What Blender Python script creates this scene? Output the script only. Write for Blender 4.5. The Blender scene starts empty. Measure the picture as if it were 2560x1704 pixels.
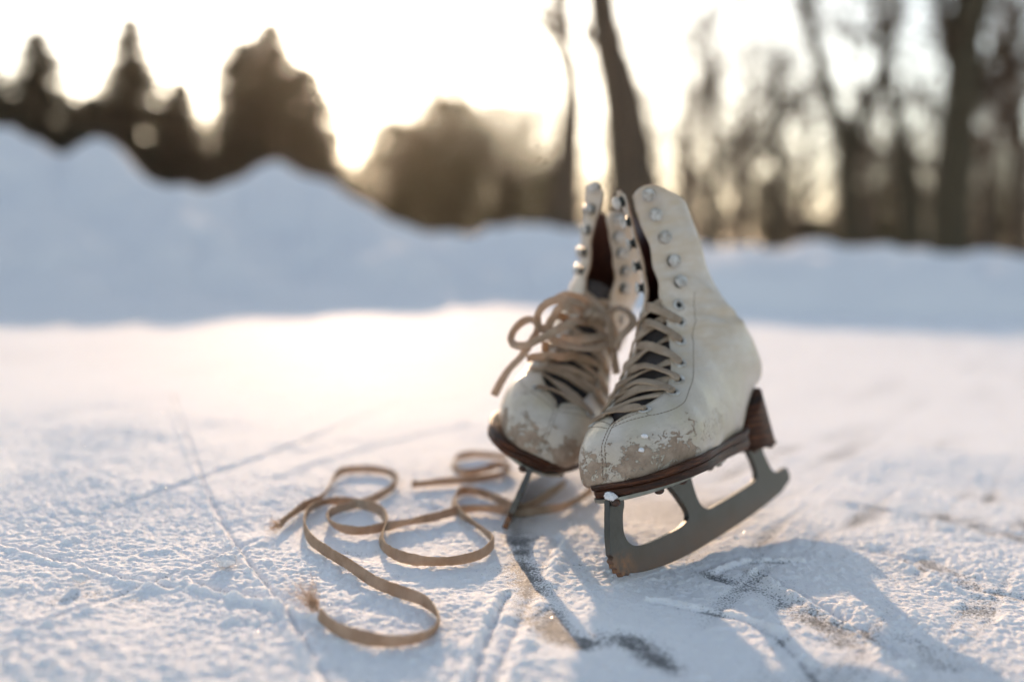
import bpy, bmesh, math, random
import numpy as np
from mathutils import Vector, Matrix
from mathutils.bvhtree import BVHTree

sc = bpy.context.scene
COL = sc.collection
R = math.radians

# ------------------------------------------------------------------ camera
F = 2489.0 / 2560.0
CAM_H = 0.20
ROLL = math.atan(0.045)
PITCH = math.atan((852 - 587) * math.cos(ROLL) / 2489.0)
_fw = Vector((0, math.cos(PITCH), -math.sin(PITCH)))
_up0 = Vector((0, math.sin(PITCH), math.cos(PITCH)))
_up = _up0 * math.cos(ROLL) - Vector((1, 0, 0)) * math.sin(ROLL)
_rt = Vector((1, 0, 0)) * math.cos(ROLL) + _up0 * math.sin(ROLL)
CAM = Vector((0, 0, CAM_H))
cd = bpy.data.cameras.new('camera'); cam = bpy.data.objects.new('camera', cd); COL.objects.link(cam)
cd.sensor_width = 36.0; cd.lens = 36.0 * F; cd.clip_start = 0.02; cd.clip_end = 2000
cam.matrix_world = Matrix(((_rt.x, _up.x, -_fw.x, 0), (_rt.y, _up.y, -_fw.y, 0), (_rt.z, _up.z, -_fw.z, CAM_H), (0, 0, 0, 1)))
cd.dof.use_dof = True; cd.dof.focus_distance = 0.585; cd.dof.aperture_fstop = 2.3
cd.dof.aperture_blades = 0
sc.camera = cam

# ------------------------------------------------------------------ sky, sun, exposure
SUN_AZ = -8.9; SUN_EL = 11.5
HAZE = 0.0003
w = bpy.data.worlds.new('World'); sc.world = w; w.use_nodes = True
nt = w.node_tree; nt.nodes.clear()
sky = nt.nodes.new('ShaderNodeTexSky'); sky.sky_type = 'NISHITA'; sky.sun_disc = False
sky.sun_elevation = R(SUN_EL); sky.sun_rotation = R(SUN_AZ)
sky.air_density = 1.0; sky.dust_density = 0.8; sky.ozone_density = 1.0
bg = nt.nodes.new('ShaderNodeBackground'); bg.inputs['Strength'].default_value = 0.13
wo = nt.nodes.new('ShaderNodeOutputWorld')
hs = nt.nodes.new('ShaderNodeHueSaturation'); hs.inputs['Saturation'].default_value = .66      # thin winter overcast veil
nt.links.new(sky.outputs[0], hs.inputs['Color']); nt.links.new(hs.outputs[0], bg.inputs[0]); nt.links.new(bg.outputs[0], wo.inputs[0])
sd = bpy.data.lights.new('sun', 'SUN'); sd.energy = 3.4; sd.angle = R(0.6); sd.color = (1.0, 0.69, 0.44)
so = bpy.data.objects.new('sun', sd); COL.objects.link(so)
sdir = Vector((math.sin(R(SUN_AZ)) * math.cos(R(SUN_EL)), math.cos(R(SUN_AZ)) * math.cos(R(SUN_EL)), math.sin(R(SUN_EL))))
so.rotation_euler = sdir.to_track_quat('Z', 'Y').to_euler()
vs = sc.view_settings; vs.view_transform = 'Standard'; vs.look = 'None'; vs.gamma = 1.0; vs.use_curve_mapping = False
vs.exposure = 1.12
sc.cycles.use_denoising = True
sc.cycles.max_bounces = 8; sc.cycles.transparent_max_bounces = 8; sc.cycles.volume_bounces = 1
sc.cycles.use_adaptive_sampling = True; sc.cycles.adaptive_threshold = 0.02
sc.cycles.sample_clamp_indirect = 6.0
sc.cycles.caustics_reflective = False; sc.cycles.caustics_refractive = False

# ------------------------------------------------------------------ helpers
def at(px, py, D):
    """point seen at photo pixel px,py, standing D metres away"""
    d = _fw + _rt * ((px - 1280) / 2489.0) - _up * ((py - 852) / 2489.0)
    return CAM + d * (D / d.y)
def ground(px, py, z=0.0):
    d = _fw + _rt * ((px - 1280) / 2489.0) - _up * ((py - 852) / 2489.0)
    return CAM + d * ((z - CAM_H) / d.z)

def tag(o, label=None, cat=None, group=None, kind=None):
    if label: o['label'] = label
    if cat: o['category'] = cat
    if group: o['group'] = group
    if kind: o['kind'] = kind
    return o
def link(o, parent=None):
    COL.objects.link(o)
    if parent is not None: o.parent = parent
    return o
def mesh_obj(name, verts, faces, mat, parent=None, smooth=True, uvs=None):
    me = bpy.data.meshes.new(name)
    me.from_pydata([tuple(v) for v in verts], [], [tuple(f) for f in faces])
    if uvs is not None:
        ul = me.uv_layers.new(name='UVMap')
        for lp in me.loops: ul.data[lp.index].uv = uvs[lp.vertex_index]
    mats = mat if isinstance(mat, (list, tuple)) else [mat]
    for m in mats: me.materials.append(m)
    if smooth: me.polygons.foreach_set('use_smooth', [True] * len(me.polygons))
    me.update()
    return link(bpy.data.objects.new(name, me), parent)
def bm_obj(name, bm, mat, parent=None, smooth=True):
    me = bpy.data.meshes.new(name); bm.to_mesh(me); bm.free()
    for m in (mat if isinstance(mat, (list, tuple)) else [mat]): me.materials.append(m)
    if smooth: me.polygons.foreach_set('use_smooth', [True] * len(me.polygons))
    return link(bpy.data.objects.new(name, me), parent)
def grid_faces(nu, nv, closed_v=False):
    f = []
    for i in range(nu - 1):
        for j in range(nv if closed_v else nv - 1):
            a = i * nv + j; b = i * nv + (j + 1) % nv
            f.append((a, b, b + nv, a + nv))
    return f
def catmull(pts, n=8, closed=False):
    P = [np.array(p, float) for p in pts]
    if closed: P = [P[-1]] + P + [P[0], P[1]]
    else: P = [2 * P[0] - P[1]] + P + [2 * P[-1] - P[-2]]
    out = []
    for i in range(1, len(P) - 2):
        p0, p1, p2, p3 = P[i - 1:i + 3]
        for k in range(n):
            t = k / n
            out.append(0.5 * ((2 * p1) + (-p0 + p2) * t + (2 * p0 - 5 * p1 + 4 * p2 - p3) * t * t + (-p0 + 3 * p1 - 3 * p2 + p3) * t ** 3))
    if not closed: out.append(P[-2])
    return out

# numpy lattice noise -------------------------------------------------
def _hash(ix, iy, seed):
    h = (ix.astype(np.int64) * 374761393 + iy.astype(np.int64) * 668265263 + seed * 1274126177) & 0x7fffffff
    h = ((h ^ (h >> 13)) * 1103515245) & 0x7fffffff
    h = ((h ^ (h >> 11)) * 12345 + (h >> 3)) & 0x7fffffff
    return (h & 0xffff) / 65535.0
def vnoise(x, y, seed=0):
    ix = np.floor(x); iy = np.floor(y); fx = x - ix; fy = y - iy
    fx = fx * fx * (3 - 2 * fx); fy = fy * fy * (3 - 2 * fy)
    ix = ix.astype(np.int64); iy = iy.astype(np.int64)
    a = _hash(ix, iy, seed); b = _hash(ix + 1, iy, seed); c = _hash(ix, iy + 1, seed); d = _hash(ix + 1, iy + 1, seed)
    return (a * (1 - fx) + b * fx) * (1 - fy) + (c * (1 - fx) + d * fx) * fy
def fbm(x, y, oct=4, seed=0, gain=.5):
    s = 0; a = 1; t = 0
    for o in range(oct):
        c, sn = math.cos(o * 1.1 + .3), math.sin(o * 1.1 + .3)
        s = s + a * vnoise((x * c - y * sn) * 2 ** o + 17.3 * o, (x * sn + y * c) * 2 ** o - 9.1 * o, seed + o); t += a; a *= gain
    return s / t
def seg_dist(x, y, poly):
    """distance to polyline, signed side and arc parameter 0..1"""
    best = np.full(x.shape, 1e9); side = np.zeros(x.shape); par = np.zeros(x.shape)
    n = len(poly) - 1
    for i in range(n):
        ax, ay = poly[i][0], poly[i][1]; bx, by = poly[i + 1][0], poly[i + 1][1]
        dx, dy = bx - ax, by - ay; L2 = dx * dx + dy * dy + 1e-12
        t = np.clip(((x - ax) * dx + (y - ay) * dy) / L2, 0, 1)
        d = np.hypot(x - ax - t * dx, y - ay - t * dy)
        m = d < best
        best[m] = d[m]; side[m] = np.sign((x - ax) * dy - (y - ay) * dx)[m]; par[m] = ((i + t) / n)[m]
    return best, side, par

# materials -----------------------------------------------------------
class NT:
    def __init__(s, name):
        s.m = bpy.data.materials.new(name); s.m.use_nodes = True; s.t = s.m.node_tree
        s.b = s.t.nodes['Principled BSDF']
    def n(s, ty, **kw):
        nd = s.t.nodes.new(ty)
        for k, v in kw.items():
            if k in ('ins',):
                for a, b in v.items():
                    if isinstance(b, bpy.types.NodeSocket): s.t.links.new(b, nd.inputs[a])
                    else: nd.inputs[a].default_value = b
            else: setattr(nd, k, v)
        return nd
    def l(s, a, b): s.t.links.new(a, b)
    def coord(s, kind='Object'): return s.n('ShaderNodeTexCoord').outputs[kind]
    def mapping(s, v, scale=(1, 1, 1), loc=(0, 0, 0), rot=(0, 0, 0)):
        return s.n('ShaderNodeMapping', ins={'Vector': v, 'Scale': scale, 'Location': loc, 'Rotation': rot}).outputs[0]
    def noise(s, v, scale, detail=4, rough=.5, dist=0, out='Fac'):
        return s.n('ShaderNodeTexNoise', ins={'Vector': v, 'Scale': scale, 'Detail': detail, 'Roughness': rough, 'Distortion': dist}).outputs[out]
    def ramp(s, f, stops, interp='LINEAR'):
        r = s.n('ShaderNodeValToRGB', ins={'Fac': f}); cr = r.color_ramp; cr.interpolation = interp
        while len(cr.elements) < len(stops): cr.elements.new(0.5)
        for e, (p, c) in zip(cr.elements, stops):
            e.position = p; e.color = (c, c, c, 1) if isinstance(c, (int, float)) else (*c, 1)
        return r.outputs[0]
    def mix(s, f, a, b, mode='MIX'):
        m = s.n('ShaderNodeMix', data_type='RGBA', blend_type=mode)
        for sock, v in ((m.inputs[0], f), (m.inputs[6], a), (m.inputs[7], b)):
            if isinstance(v, bpy.types.NodeSocket): s.l(v, sock)
            elif isinstance(v, (int, float)): sock.default_value = v
            else: sock.default_value = (*v, 1) if len(v) == 3 else v
        return m.outputs[2]
    def math(s, op, a, b=0.0, clamp=False):
        m = s.n('ShaderNodeMath', operation=op, use_clamp=clamp)
        for i, v in enumerate((a, b)):
            if isinstance(v, bpy.types.NodeSocket): s.l(v, m.inputs[i])
            else: m.inputs[i].default_value = v
        return m.outputs[0]
    def bump(s, h, dist, strength=1.0, prev=None):
        b = s.n('ShaderNodeBump', ins={'Height': h, 'Distance': dist, 'Strength': strength})
        if prev is not None: s.l(prev, b.inputs['Normal'])
        return b.outputs[0]
    def set(s, **kw):
        nm = {'color': 'Base Color', 'rough': 'Roughness', 'metal': 'Metallic', 'normal': 'Normal', 'spec': 'Specular IOR Level',
              'sss': 'Subsurface Weight', 'trans': 'Transmission Weight'}
        for k, v in kw.items():
            sk = s.b.inputs[nm.get(k, k)]
            if isinstance(v, bpy.types.NodeSocket): s.l(v, sk)
            elif isinstance(v, tuple) and len(v) == 3 and k == 'color': sk.default_value = (*v, 1)
            else: sk.default_value = v
        return s.m
    def sep(s, v): return s.n('ShaderNodeSeparateXYZ', ins={0: v}).outputs
    def band(s, v, lo, hi, soft):
        """1 inside [lo,hi] with soft edges"""
        a = s.n('ShaderNodeMapRange', ins={'Value': v, 'From Min': lo - soft, 'From Max': lo + soft}).outputs[0]
        b = s.n('ShaderNodeMapRange', ins={'Value': v, 'From Min': hi - soft, 'From Max': hi + soft, 'To Min': 1.0, 'To Max': 0.0}).outputs[0]
        return s.math('MULTIPLY', a, b)

def mat_leather():
    t = NT('white_leather'); co = t.coord(); x, y, z = t.sep(co)
    n1 = t.noise(co, 26, 5, .6)
    base = t.mix(t.ramp(n1, [(.35, 0), (.7, 1)]), (0.45, 0.40, 0.34), (0.61, 0.56, 0.50))
    # yellowing in soft patches low on the foot
    yel = t.math('MULTIPLY', t.ramp(t.noise(co, 34, 3), [(.42, 0), (.68, 1)]), t.band(z, .04, .115, .02))
    base = t.mix(t.math('MULTIPLY', yel, .55), base, (0.50, 0.43, 0.27))
    # worn toe: the white top coat is rubbed away in flakes, tan suede below
    toe = t.math('MULTIPLY', t.band(x, -.052, .05, .014), t.band(z, .0, .082, .014))
    w1 = t.noise(co, 42, 4, .6, .4); w2 = t.noise(t.mapping(co, (1, 1, 1.7), rot=(.5, .3, 0)), 120, 8, .74, 1.0); w3 = t.noise(co, 900, 2, .7)
    wn = t.math('ADD', t.math('ADD', t.math('MULTIPLY', w1, .56), t.math('MULTIPLY', w2, .36)), t.math('MULTIPLY', w3, .08))
    wear = t.ramp(t.math('ADD', t.math('MULTIPLY', toe, .205), wn), [(.655, 0), (.668, 1)])
    scuff = t.math('MULTIPLY', t.ramp(t.math('ADD', t.math('MULTIPLY', toe, .205), wn), [(.56, 0), (.66, 1)]), .35)
    # short scratches on the side of the foot
    sv = t.mapping(co, (170, 170, 330), rot=(.7, .35, 1.1)); zone = t.math('MULTIPLY', t.band(x, -.108, -.058, .012), t.band(z, .068, .090, .008))
    s1 = t.noise(sv, 1.0, 3, .62, 2.6); s2 = t.noise(t.mapping(co, (330, 330, 120), rot=(.9, -.4, .2)), 1.0, 3, .62, 2.4)
    scr = t.math('MAXIMUM', t.ramp(s1, [(.60, 0), (.615, 1)]), t.ramp(s2, [(.60, 0), (.62, 1)]))
    scr = t.math('MULTIPLY', scr, t.ramp(t.math('ADD', t.math('MULTIPLY', zone, .55), t.math('MULTIPLY', t.noise(co, 45, 3), .6)), [(.68, 0), (.76, 1)]))
    fine = t.math('MULTIPLY', t.ramp(t.noise(t.mapping(co, (210, 210, 1100), rot=(.4, -.6, 0)), 1.0, 3, .6, .8), [(.60, 0), (.68, 1)]), .45)
    fine = t.math('MULTIPLY', fine, t.band(z, .0, .125, .02))
    brown = t.mix(t.ramp(t.noise(co, 130, 6, .7), [(.3, 0), (.7, 1)]), (0.21, 0.145, 0.10), (0.40, 0.31, 0.235))
    col = t.mix(scuff, base, (0.38, 0.32, 0.26))
    col = t.mix(fine, col, (0.36, 0.29, 0.22))
    col = t.mix(wear, col, brown)
    col = t.mix(scr, col, (0.22, 0.13, 0.08))
    # shaft grime, deepened to paint in its shade; darker line at the ankle fold
    gr = t.math('MULTIPLY', t.ramp(t.noise(t.mapping(co, (1, 1, 3)), 45, 4, .6), [(.35, 0), (.70, 1)]), .75)
    col = t.mix(t.math('MULTIPLY', gr, t.band(z, .11, .27, .02)), col, (0.46, 0.36, 0.24))
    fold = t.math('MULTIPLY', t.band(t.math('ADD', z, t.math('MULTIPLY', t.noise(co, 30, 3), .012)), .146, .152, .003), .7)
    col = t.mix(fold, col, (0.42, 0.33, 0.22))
    grain = t.noise(co, 1500, 3, .6)
    cre = t.noise(t.mapping(co, (1, 1, 2.2)), 38, 5, .55, .6)
    nb = t.bump(cre, .0016, .7); nb = t.bump(grain, .00012, .5, nb)
    nb = t.bump(t.math('SUBTRACT', 1.0, t.math('MAXIMUM', wear, scr)), .00025, 1.0, nb)
    rg = t.math('ADD', t.math('MULTIPLY', wear, .4), t.math('ADD', .26, t.math('MULTIPLY', n1, .18)))
    return t.set(color=col, rough=rg, normal=nb, spec=.5)
def mat_simple(name, c1, c2, scale=60, rough=.6, metal=0.0, bumpd=.0004, bscale=None, stretch=(1, 1, 1), sss=0):
    t = NT(name); co = t.mapping(t.coord(), stretch)
    n1 = t.noise(co, scale, 5, .6)
    col = t.mix(t.ramp(n1, [(.35, 0), (.68, 1)]), c1, c2)
    nb = t.bump(t.noise(co, bscale or scale * 4, 4, .6), bumpd, .8)
    return t.set(color=col, rough=rough, metal=metal, normal=nb)
def mat_sole():
    t = NT('stacked_sole'); co = t.coord()
    n1 = t.noise(t.mapping(co, (1, 1, 9)), 40, 6, .65)
    col = t.ramp(n1, [(.3, (0.006, 0.004, 0.003)), (.5, (0.045, 0.015, 0.006)), (.72, (0.14, 0.045, 0.015))])
    sp = t.ramp(t.noise(co, 420, 3, .7), [(.60, 0), (.72, 1)])
    col = t.mix(t.math('MULTIPLY', sp, .22), col, (0.20, 0.15, 0.12))
    nb = t.bump(n1, .001, .6); nb = t.bump(t.noise(co, 600, 3), .0002, .6, nb)
    return t.set(color=col, rough=.5, normal=nb, spec=.25)
def mat_blade():
    t = NT('tarnished_steel'); co = t.coord(); x, y, z = t.sep(co)
    n1 = t.noise(co, 45, 5, .6)
    col = t.mix(t.ramp(n1, [(.3, 0), (.7, 1)]), (0.045, 0.042, 0.038), (0.088, 0.085, 0.08))
    # brown tarnish along the running edge, rust at the toe pick
    edge = t.math('MULTIPLY', t.n('ShaderNodeMapRange', ins={'Value': z, 'From Min': .004, 'From Max': .021, 'To Min': 1.0, 'To Max': 0.0}).outputs[0],
                  t.ramp(t.noise(t.mapping(co, (1, 1, 3)), 60, 4), [(.2, .35), (.6, 1)]))
    col = t.mix(t.math('MULTIPLY', edge, .8), col, (0.12, 0.07, 0.048))
    pick = t.math('MULTIPLY', t.band(x, -.012, .03, .006), t.band(z, -.01, .016, .004))
    col = t.mix(t.math('MULTIPLY', t.math('MULTIPLY', pick, .6), t.ramp(t.noise(co, 160, 4), [(.35, 0), (.55, 1)])), col, (0.30, 0.13, 0.05))
    spots = t.ramp(t.noise(co, 380, 3, .7), [(.68, 0), (.72, 1)])
    col = t.mix(t.math('MULTIPLY', spots, .5), col, (0.10, 0.07, 0.05))
    nb = t.bump(t.noise(co, 500, 4), .00012, .6)
    return t.set(color=col, rough=t.math('ADD', .28, t.math('MULTIPLY', n1, .25)), metal=.45, normal=nb)
def mat_lace():
    t = NT('woven_cotton'); uv = t.coord('UV'); co = t.coord()
    wv = t.n('ShaderNodeTexChecker', ins={'Vector': t.mapping(uv, (1, 1, 1)), 'Scale': 1.0})
    u, v, _ = t.sep(uv)
    a = t.math('SINE', t.math('MULTIPLY', t.math('ADD', u, v), 6.283)); b = t.math('SINE', t.math('MULTIPLY', t.math('SUBTRACT', u, v), 6.283))
    wh = t.math('MAXIMUM', a, b)
    n1 = t.noise(co, 90, 5, .6)
    col = t.mix(t.ramp(n1, [(.3, 0), (.7, 1)]), (0.58, 0.45, 0.33), (0.82, 0.69, 0.54))
    dirt = t.ramp(t.noise(co, 28, 4, .6), [(.5, 0), (.72, 1)])
    col = t.mix(t.math('MULTIPLY', dirt, .45), col, (0.24, 0.155, 0.095))
    col = t.mix(t.math('MULTIPLY', t.ramp(wh, [(.0, 1), (.6, 0)]), .35), col, (0.20, 0.13, 0.08))
    nb = t.bump(wh, .00035, .9); nb = t.bump(t.noise(co, 2500, 2), .0002, .7, nb)
    m = t.set(color=col, rough=.9, normal=nb, spec=.2)
    # thin cotton lets some of the low sun through
    tr = t.n('ShaderNodeBsdfTranslucent', ins={'Color': t.mix(.5, col, (0.75, 0.42, 0.16)), 'Normal': nb})
    mx = t.n('ShaderNodeMixShader', ins={0: .30}); out = t.t.nodes['Material Output']
    t.l(t.b.outputs[0], mx.inputs[1]); t.l(tr.outputs[0], mx.inputs[2]); t.l(mx.outputs[0], out.inputs[0])
    return m
def mat_snow(name='snow', scale=1.0, ice=False):
    t = NT(name); co = t.coord()
    col = t.mix(t.noise(co, 3 * scale, 4), (0.89, 0.885, 0.91), (0.95, 0.94, 0.955))
    nb = t.bump(t.noise(co, 900 * scale, 5, .7), .0012 / scale, .8)
    rough = .85
    t.b.inputs['Subsurface Radius'].default_value = (1.0, 1.1, 1.25)
    t.b.inputs['Subsurface Scale'].default_value = .003 if ice else .02
    t.set(sss=.55 if ice else 0)
    if ice:
        at_ = t.n('ShaderNodeAttribute', attribute_name='ice').outputs['Fac']
        spk = t.noise(co, 700, 4, .75)
        f = t.ramp(t.math('ADD', at_, t.math('MULTIPLY', t.math('SUBTRACT', spk, .5), 3.0)), [(.42, 0), (.78, 1)])
        icec = t.mix(t.noise(co, 90, 6, .7), (0.075, 0.078, 0.082), (0.26, 0.265, 0.275))
        col = t.mix(f, col, icec)
        rough = t.math('SUBTRACT', .80, t.math('MULTIPLY', f, .30))
    return t.set(color=col, rough=rough, normal=nb, spec=.05)
def mat_bark(name, c1, c2):
    t = NT(name); co = t.coord()
    n1 = t.noise(t.mapping(co, (6, 6, 1.2)), 3, 6, .65)
    return t.set(color=t.mix(n1, c1, c2), rough=.9, normal=t.bump(n1, .03, .8), spec=.2)
def mat_needles(name, c1, c2):
    t = NT(name); co = t.coord()
    m = t.set(color=t.mix(t.noise(co, 1.6, 4), c1, c2), rough=.75, spec=.25)
    tr = t.n('ShaderNodeBsdfTranslucent', ins={'Color': (0.16, 0.11, 0.03, 1)})
    mx = t.n('ShaderNodeMixShader', ins={0: .06}); out = t.t.nodes['Material Output']
    t.l(t.b.outputs[0], mx.inputs[1]); t.l(tr.outputs[0], mx.inputs[2]); t.l(mx.outputs[0], out.inputs[0])
    return m

M = dict(leather=mat_leather(), sole=mat_sole(), blade=mat_blade(), lace=mat_lace(),
         rim=mat_simple('cut_leather_edge', (0.30, 0.20, 0.13), (0.48, 0.36, 0.26), 120, .7),
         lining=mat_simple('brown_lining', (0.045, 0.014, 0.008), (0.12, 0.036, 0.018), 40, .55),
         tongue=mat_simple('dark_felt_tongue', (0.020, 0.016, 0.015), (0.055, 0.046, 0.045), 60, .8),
         plate=mat_simple('brushed_plate', (0.15, 0.145, 0.125), (0.27, 0.265, 0.235), 90, .42, .5, .0001),
         screw=mat_simple('rusty_screw', (0.02, 0.012, 0.009), (0.10, 0.045, 0.025), 300, .6),
         stitch=mat_simple('grey_thread', (0.16, 0.12, 0.09), (0.28, 0.22, 0.17), 300, .9),
         enamel=mat_simple('chipped_white_enamel', (0.24, 0.21, 0.17), (0.58, 0.58, 0.56), 240, .3, 0, .00008),
         gap_dark=mat_simple('hook_metal_gap_shade', (0.010, 0.011, 0.010), (0.03, 0.032, 0.028), 150, .4, .4),  # near-black: shade under hook heads and in eyelets put into the colour
         snow=mat_snow('bank_snow', .12), rink=mat_snow('rink_snow_and_ice', 1.0, True), clump=mat_snow('snow_clump', 1.0),
         field=mat_snow('field_snow', .1))

# ------------------------------------------------------------------ ice skate
MM = 0.001
# stations of the boot: back/bottom point x,z ; front/top point x,z ; half width ; sideways offset ; shaft-ness ; half gap of the lacing slot
ST = [
 (-6, 64, -8, 68, 5, -0.5, 0, 0), (-6, 59, -11, 80, 15, -0.5, 0, 0), (-9, 58.5, -16, 86, 21, -0.5, 0, 0), (-15, 56.5, -22, 91, 26, 0, 0, 0),
 (-24, 57.5, -30, 95, 30, 0.5, 0, 2.5), (-35, 58.5, -38, 98, 34.5, 0, 0, 9.5), (-47, 59.5, -46, 101, 37, 0.5, 0, 14.5), (-60, 58.5, -55, 105, 38, 1.5, 0, 18),
 (-75, 60, -65, 111, 37.5, 0.2, 0, 19.5), (-92, 61, -74, 119, 36.5, 0.2, 0.05, 18.5), (-110, 61.5, -82, 129, 32.5, 0, 0.15, 16), (-127, 62, -89, 139, 30, 0, 0.3, 13.5),
 (-145, 62.5, -94, 148, 28.5, 0, 0.5, 11.5), (-163, 64.5, -98, 156, 27, 0, 0.6, 9.5), (-180, 78, -100, 163, 27.5, 0, 0.7, 8), (-200, 92, -101, 169, 28.5, 0, 0.8, 7),
 (-213, 98, -102, 174, 29, 0, 0.9, 6.5), (-220, 107, -102.5, 179, 29, 0, 1, 6.5), (-216, 120, -103, 185, 28, 0, 1, 6.5), (-199, 134, -102.5, 191, 27, 0, 1, 6.5),
 (-185, 147, -102, 198, 26, 0, 1, 6.5), (-175, 160, -101.5, 206, 26, 0, 1, 6.5), (-163, 174, -101, 216, 26.5, 0, 1, 5.5), (-155, 190, -100, 228, 28, 0, 1, 5),
 (-150, 205, -97, 239, 29, 0, 1, 4), (-146, 219, -94, 249, 30, 0, 1, 3.5),
]
GADD = 0.0                                              # extra half gap of the lacing slot for the boot being built
def station(s):
    """smooth interpolation of the stations, s in 0..1"""
    n = len(ST) - 1; k = min(int(s * n), n - 1); t = s * n - k
    g = lambda i: np.array(ST[max(0, min(n, i))], float)
    p0, p1, p2, p3 = g(k - 1), g(k), g(k + 1), g(k + 2)
    v = 0.5 * ((2 * p1) + (-p0 + p2) * t + (2 * p0 - 5 * p1 + 4 * p2 - p3) * t * t + (-p0 + 3 * p1 - 3 * p2 + p3) * t ** 3)
    v[7] += GADD * max(0, min(1, (s - .5) * 8)); return v
def sec_pt(st, th):
    """point of the section at angle th: 0 at the back/bottom, pi at the front/top, sign = side"""
    xb, zb, xf, zf, w_, yo, m, g = st
    a0 = (1 - math.cos(th)) / 2
    a = a0 ** (1.15 - .15 * m); sn = max(0.0, abs(math.sin(th)))
    lat = sn ** (.62 + .25 * m) if abs(th) > math.pi / 2 else sn ** (.20 + .67 * min(1, m * 1.3))
    return np.array((xb + (xf - xb) * a, math.copysign(lat * w_, th) + yo, zb + (zf - zb) * a))
def boot_surface(side, flop, nS=150, nT=72, inset=0.0, s0=0.0, s1=1.0):
    """grid of boot points; side +1 = slanting toe offset as in ST, -1 mirrored; flop(z) = sideways sag of the soft shaft"""
    V = []
    for i in range(nS):
        s = s0 + (s1 - s0) * i / (nS - 1); st = station(s); w_ = max(st[4] - inset, 1.5); g = max(st[7], 0)
        st = st.copy(); st[4] = w_
        if inset:
            d = np.array((st[2] - st[0], st[3] - st[1])); L = np.linalg.norm(d); d /= L
            k = min(inset, L * .4); st[0] += d[0] * k; st[1] += d[1] * k; st[2] -= d[0] * k; st[3] -= d[1] * k
        ex = .62 + .25 * st[6]
        r = min(g / w_, .95); thc = math.pi - math.asin(r ** (1 / ex)) if g > 0 else math.pi
        for j in range(nT):
            th = -thc + 2 * thc * j / (nT - 1)
            p = sec_pt(st, th)
            # top rim: front corners rounded down
            if s > .93:
                f = (s - .93) / .07; c = max(0, abs(th) - 1.9) / (thc - 1.9 + 1e-6)
                p[2] -= f * 9 * c ** 4; p[0] -= f * 5 * c ** 4
                p[2] += f * 3 * math.sin(th * 1.7 + 1.0)
            # soft leather: shallow waves
            p[1] += .9 * math.sin(s * 40 + th * 2.0) * max(0, min(1, (s - .45) * 4)) 
            V.append(p)
    V = np.array(V)
    # folds where the soft shaft has creased at the ankle
    for zf, dep, ph in ((150, .045, 0), (159, .022, 1.7), (139, .018, 3.0)):
        V[:, 1] *= 1 - dep * np.exp(-((V[:, 2] - zf - 2.5 * np.sin(V[:, 0] * .09 + ph)) / 2.2) ** 2)
        V[:, 1] *= 1 + dep * .6 * np.exp(-((V[:, 2] - zf + 5 - 2.5 * np.sin(V[:, 0] * .09 + ph)) / 2.6) ** 2)
    V[:, 1] *= side
    V[:, 1] += flop(V[:, 2])
    return V * MM
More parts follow.
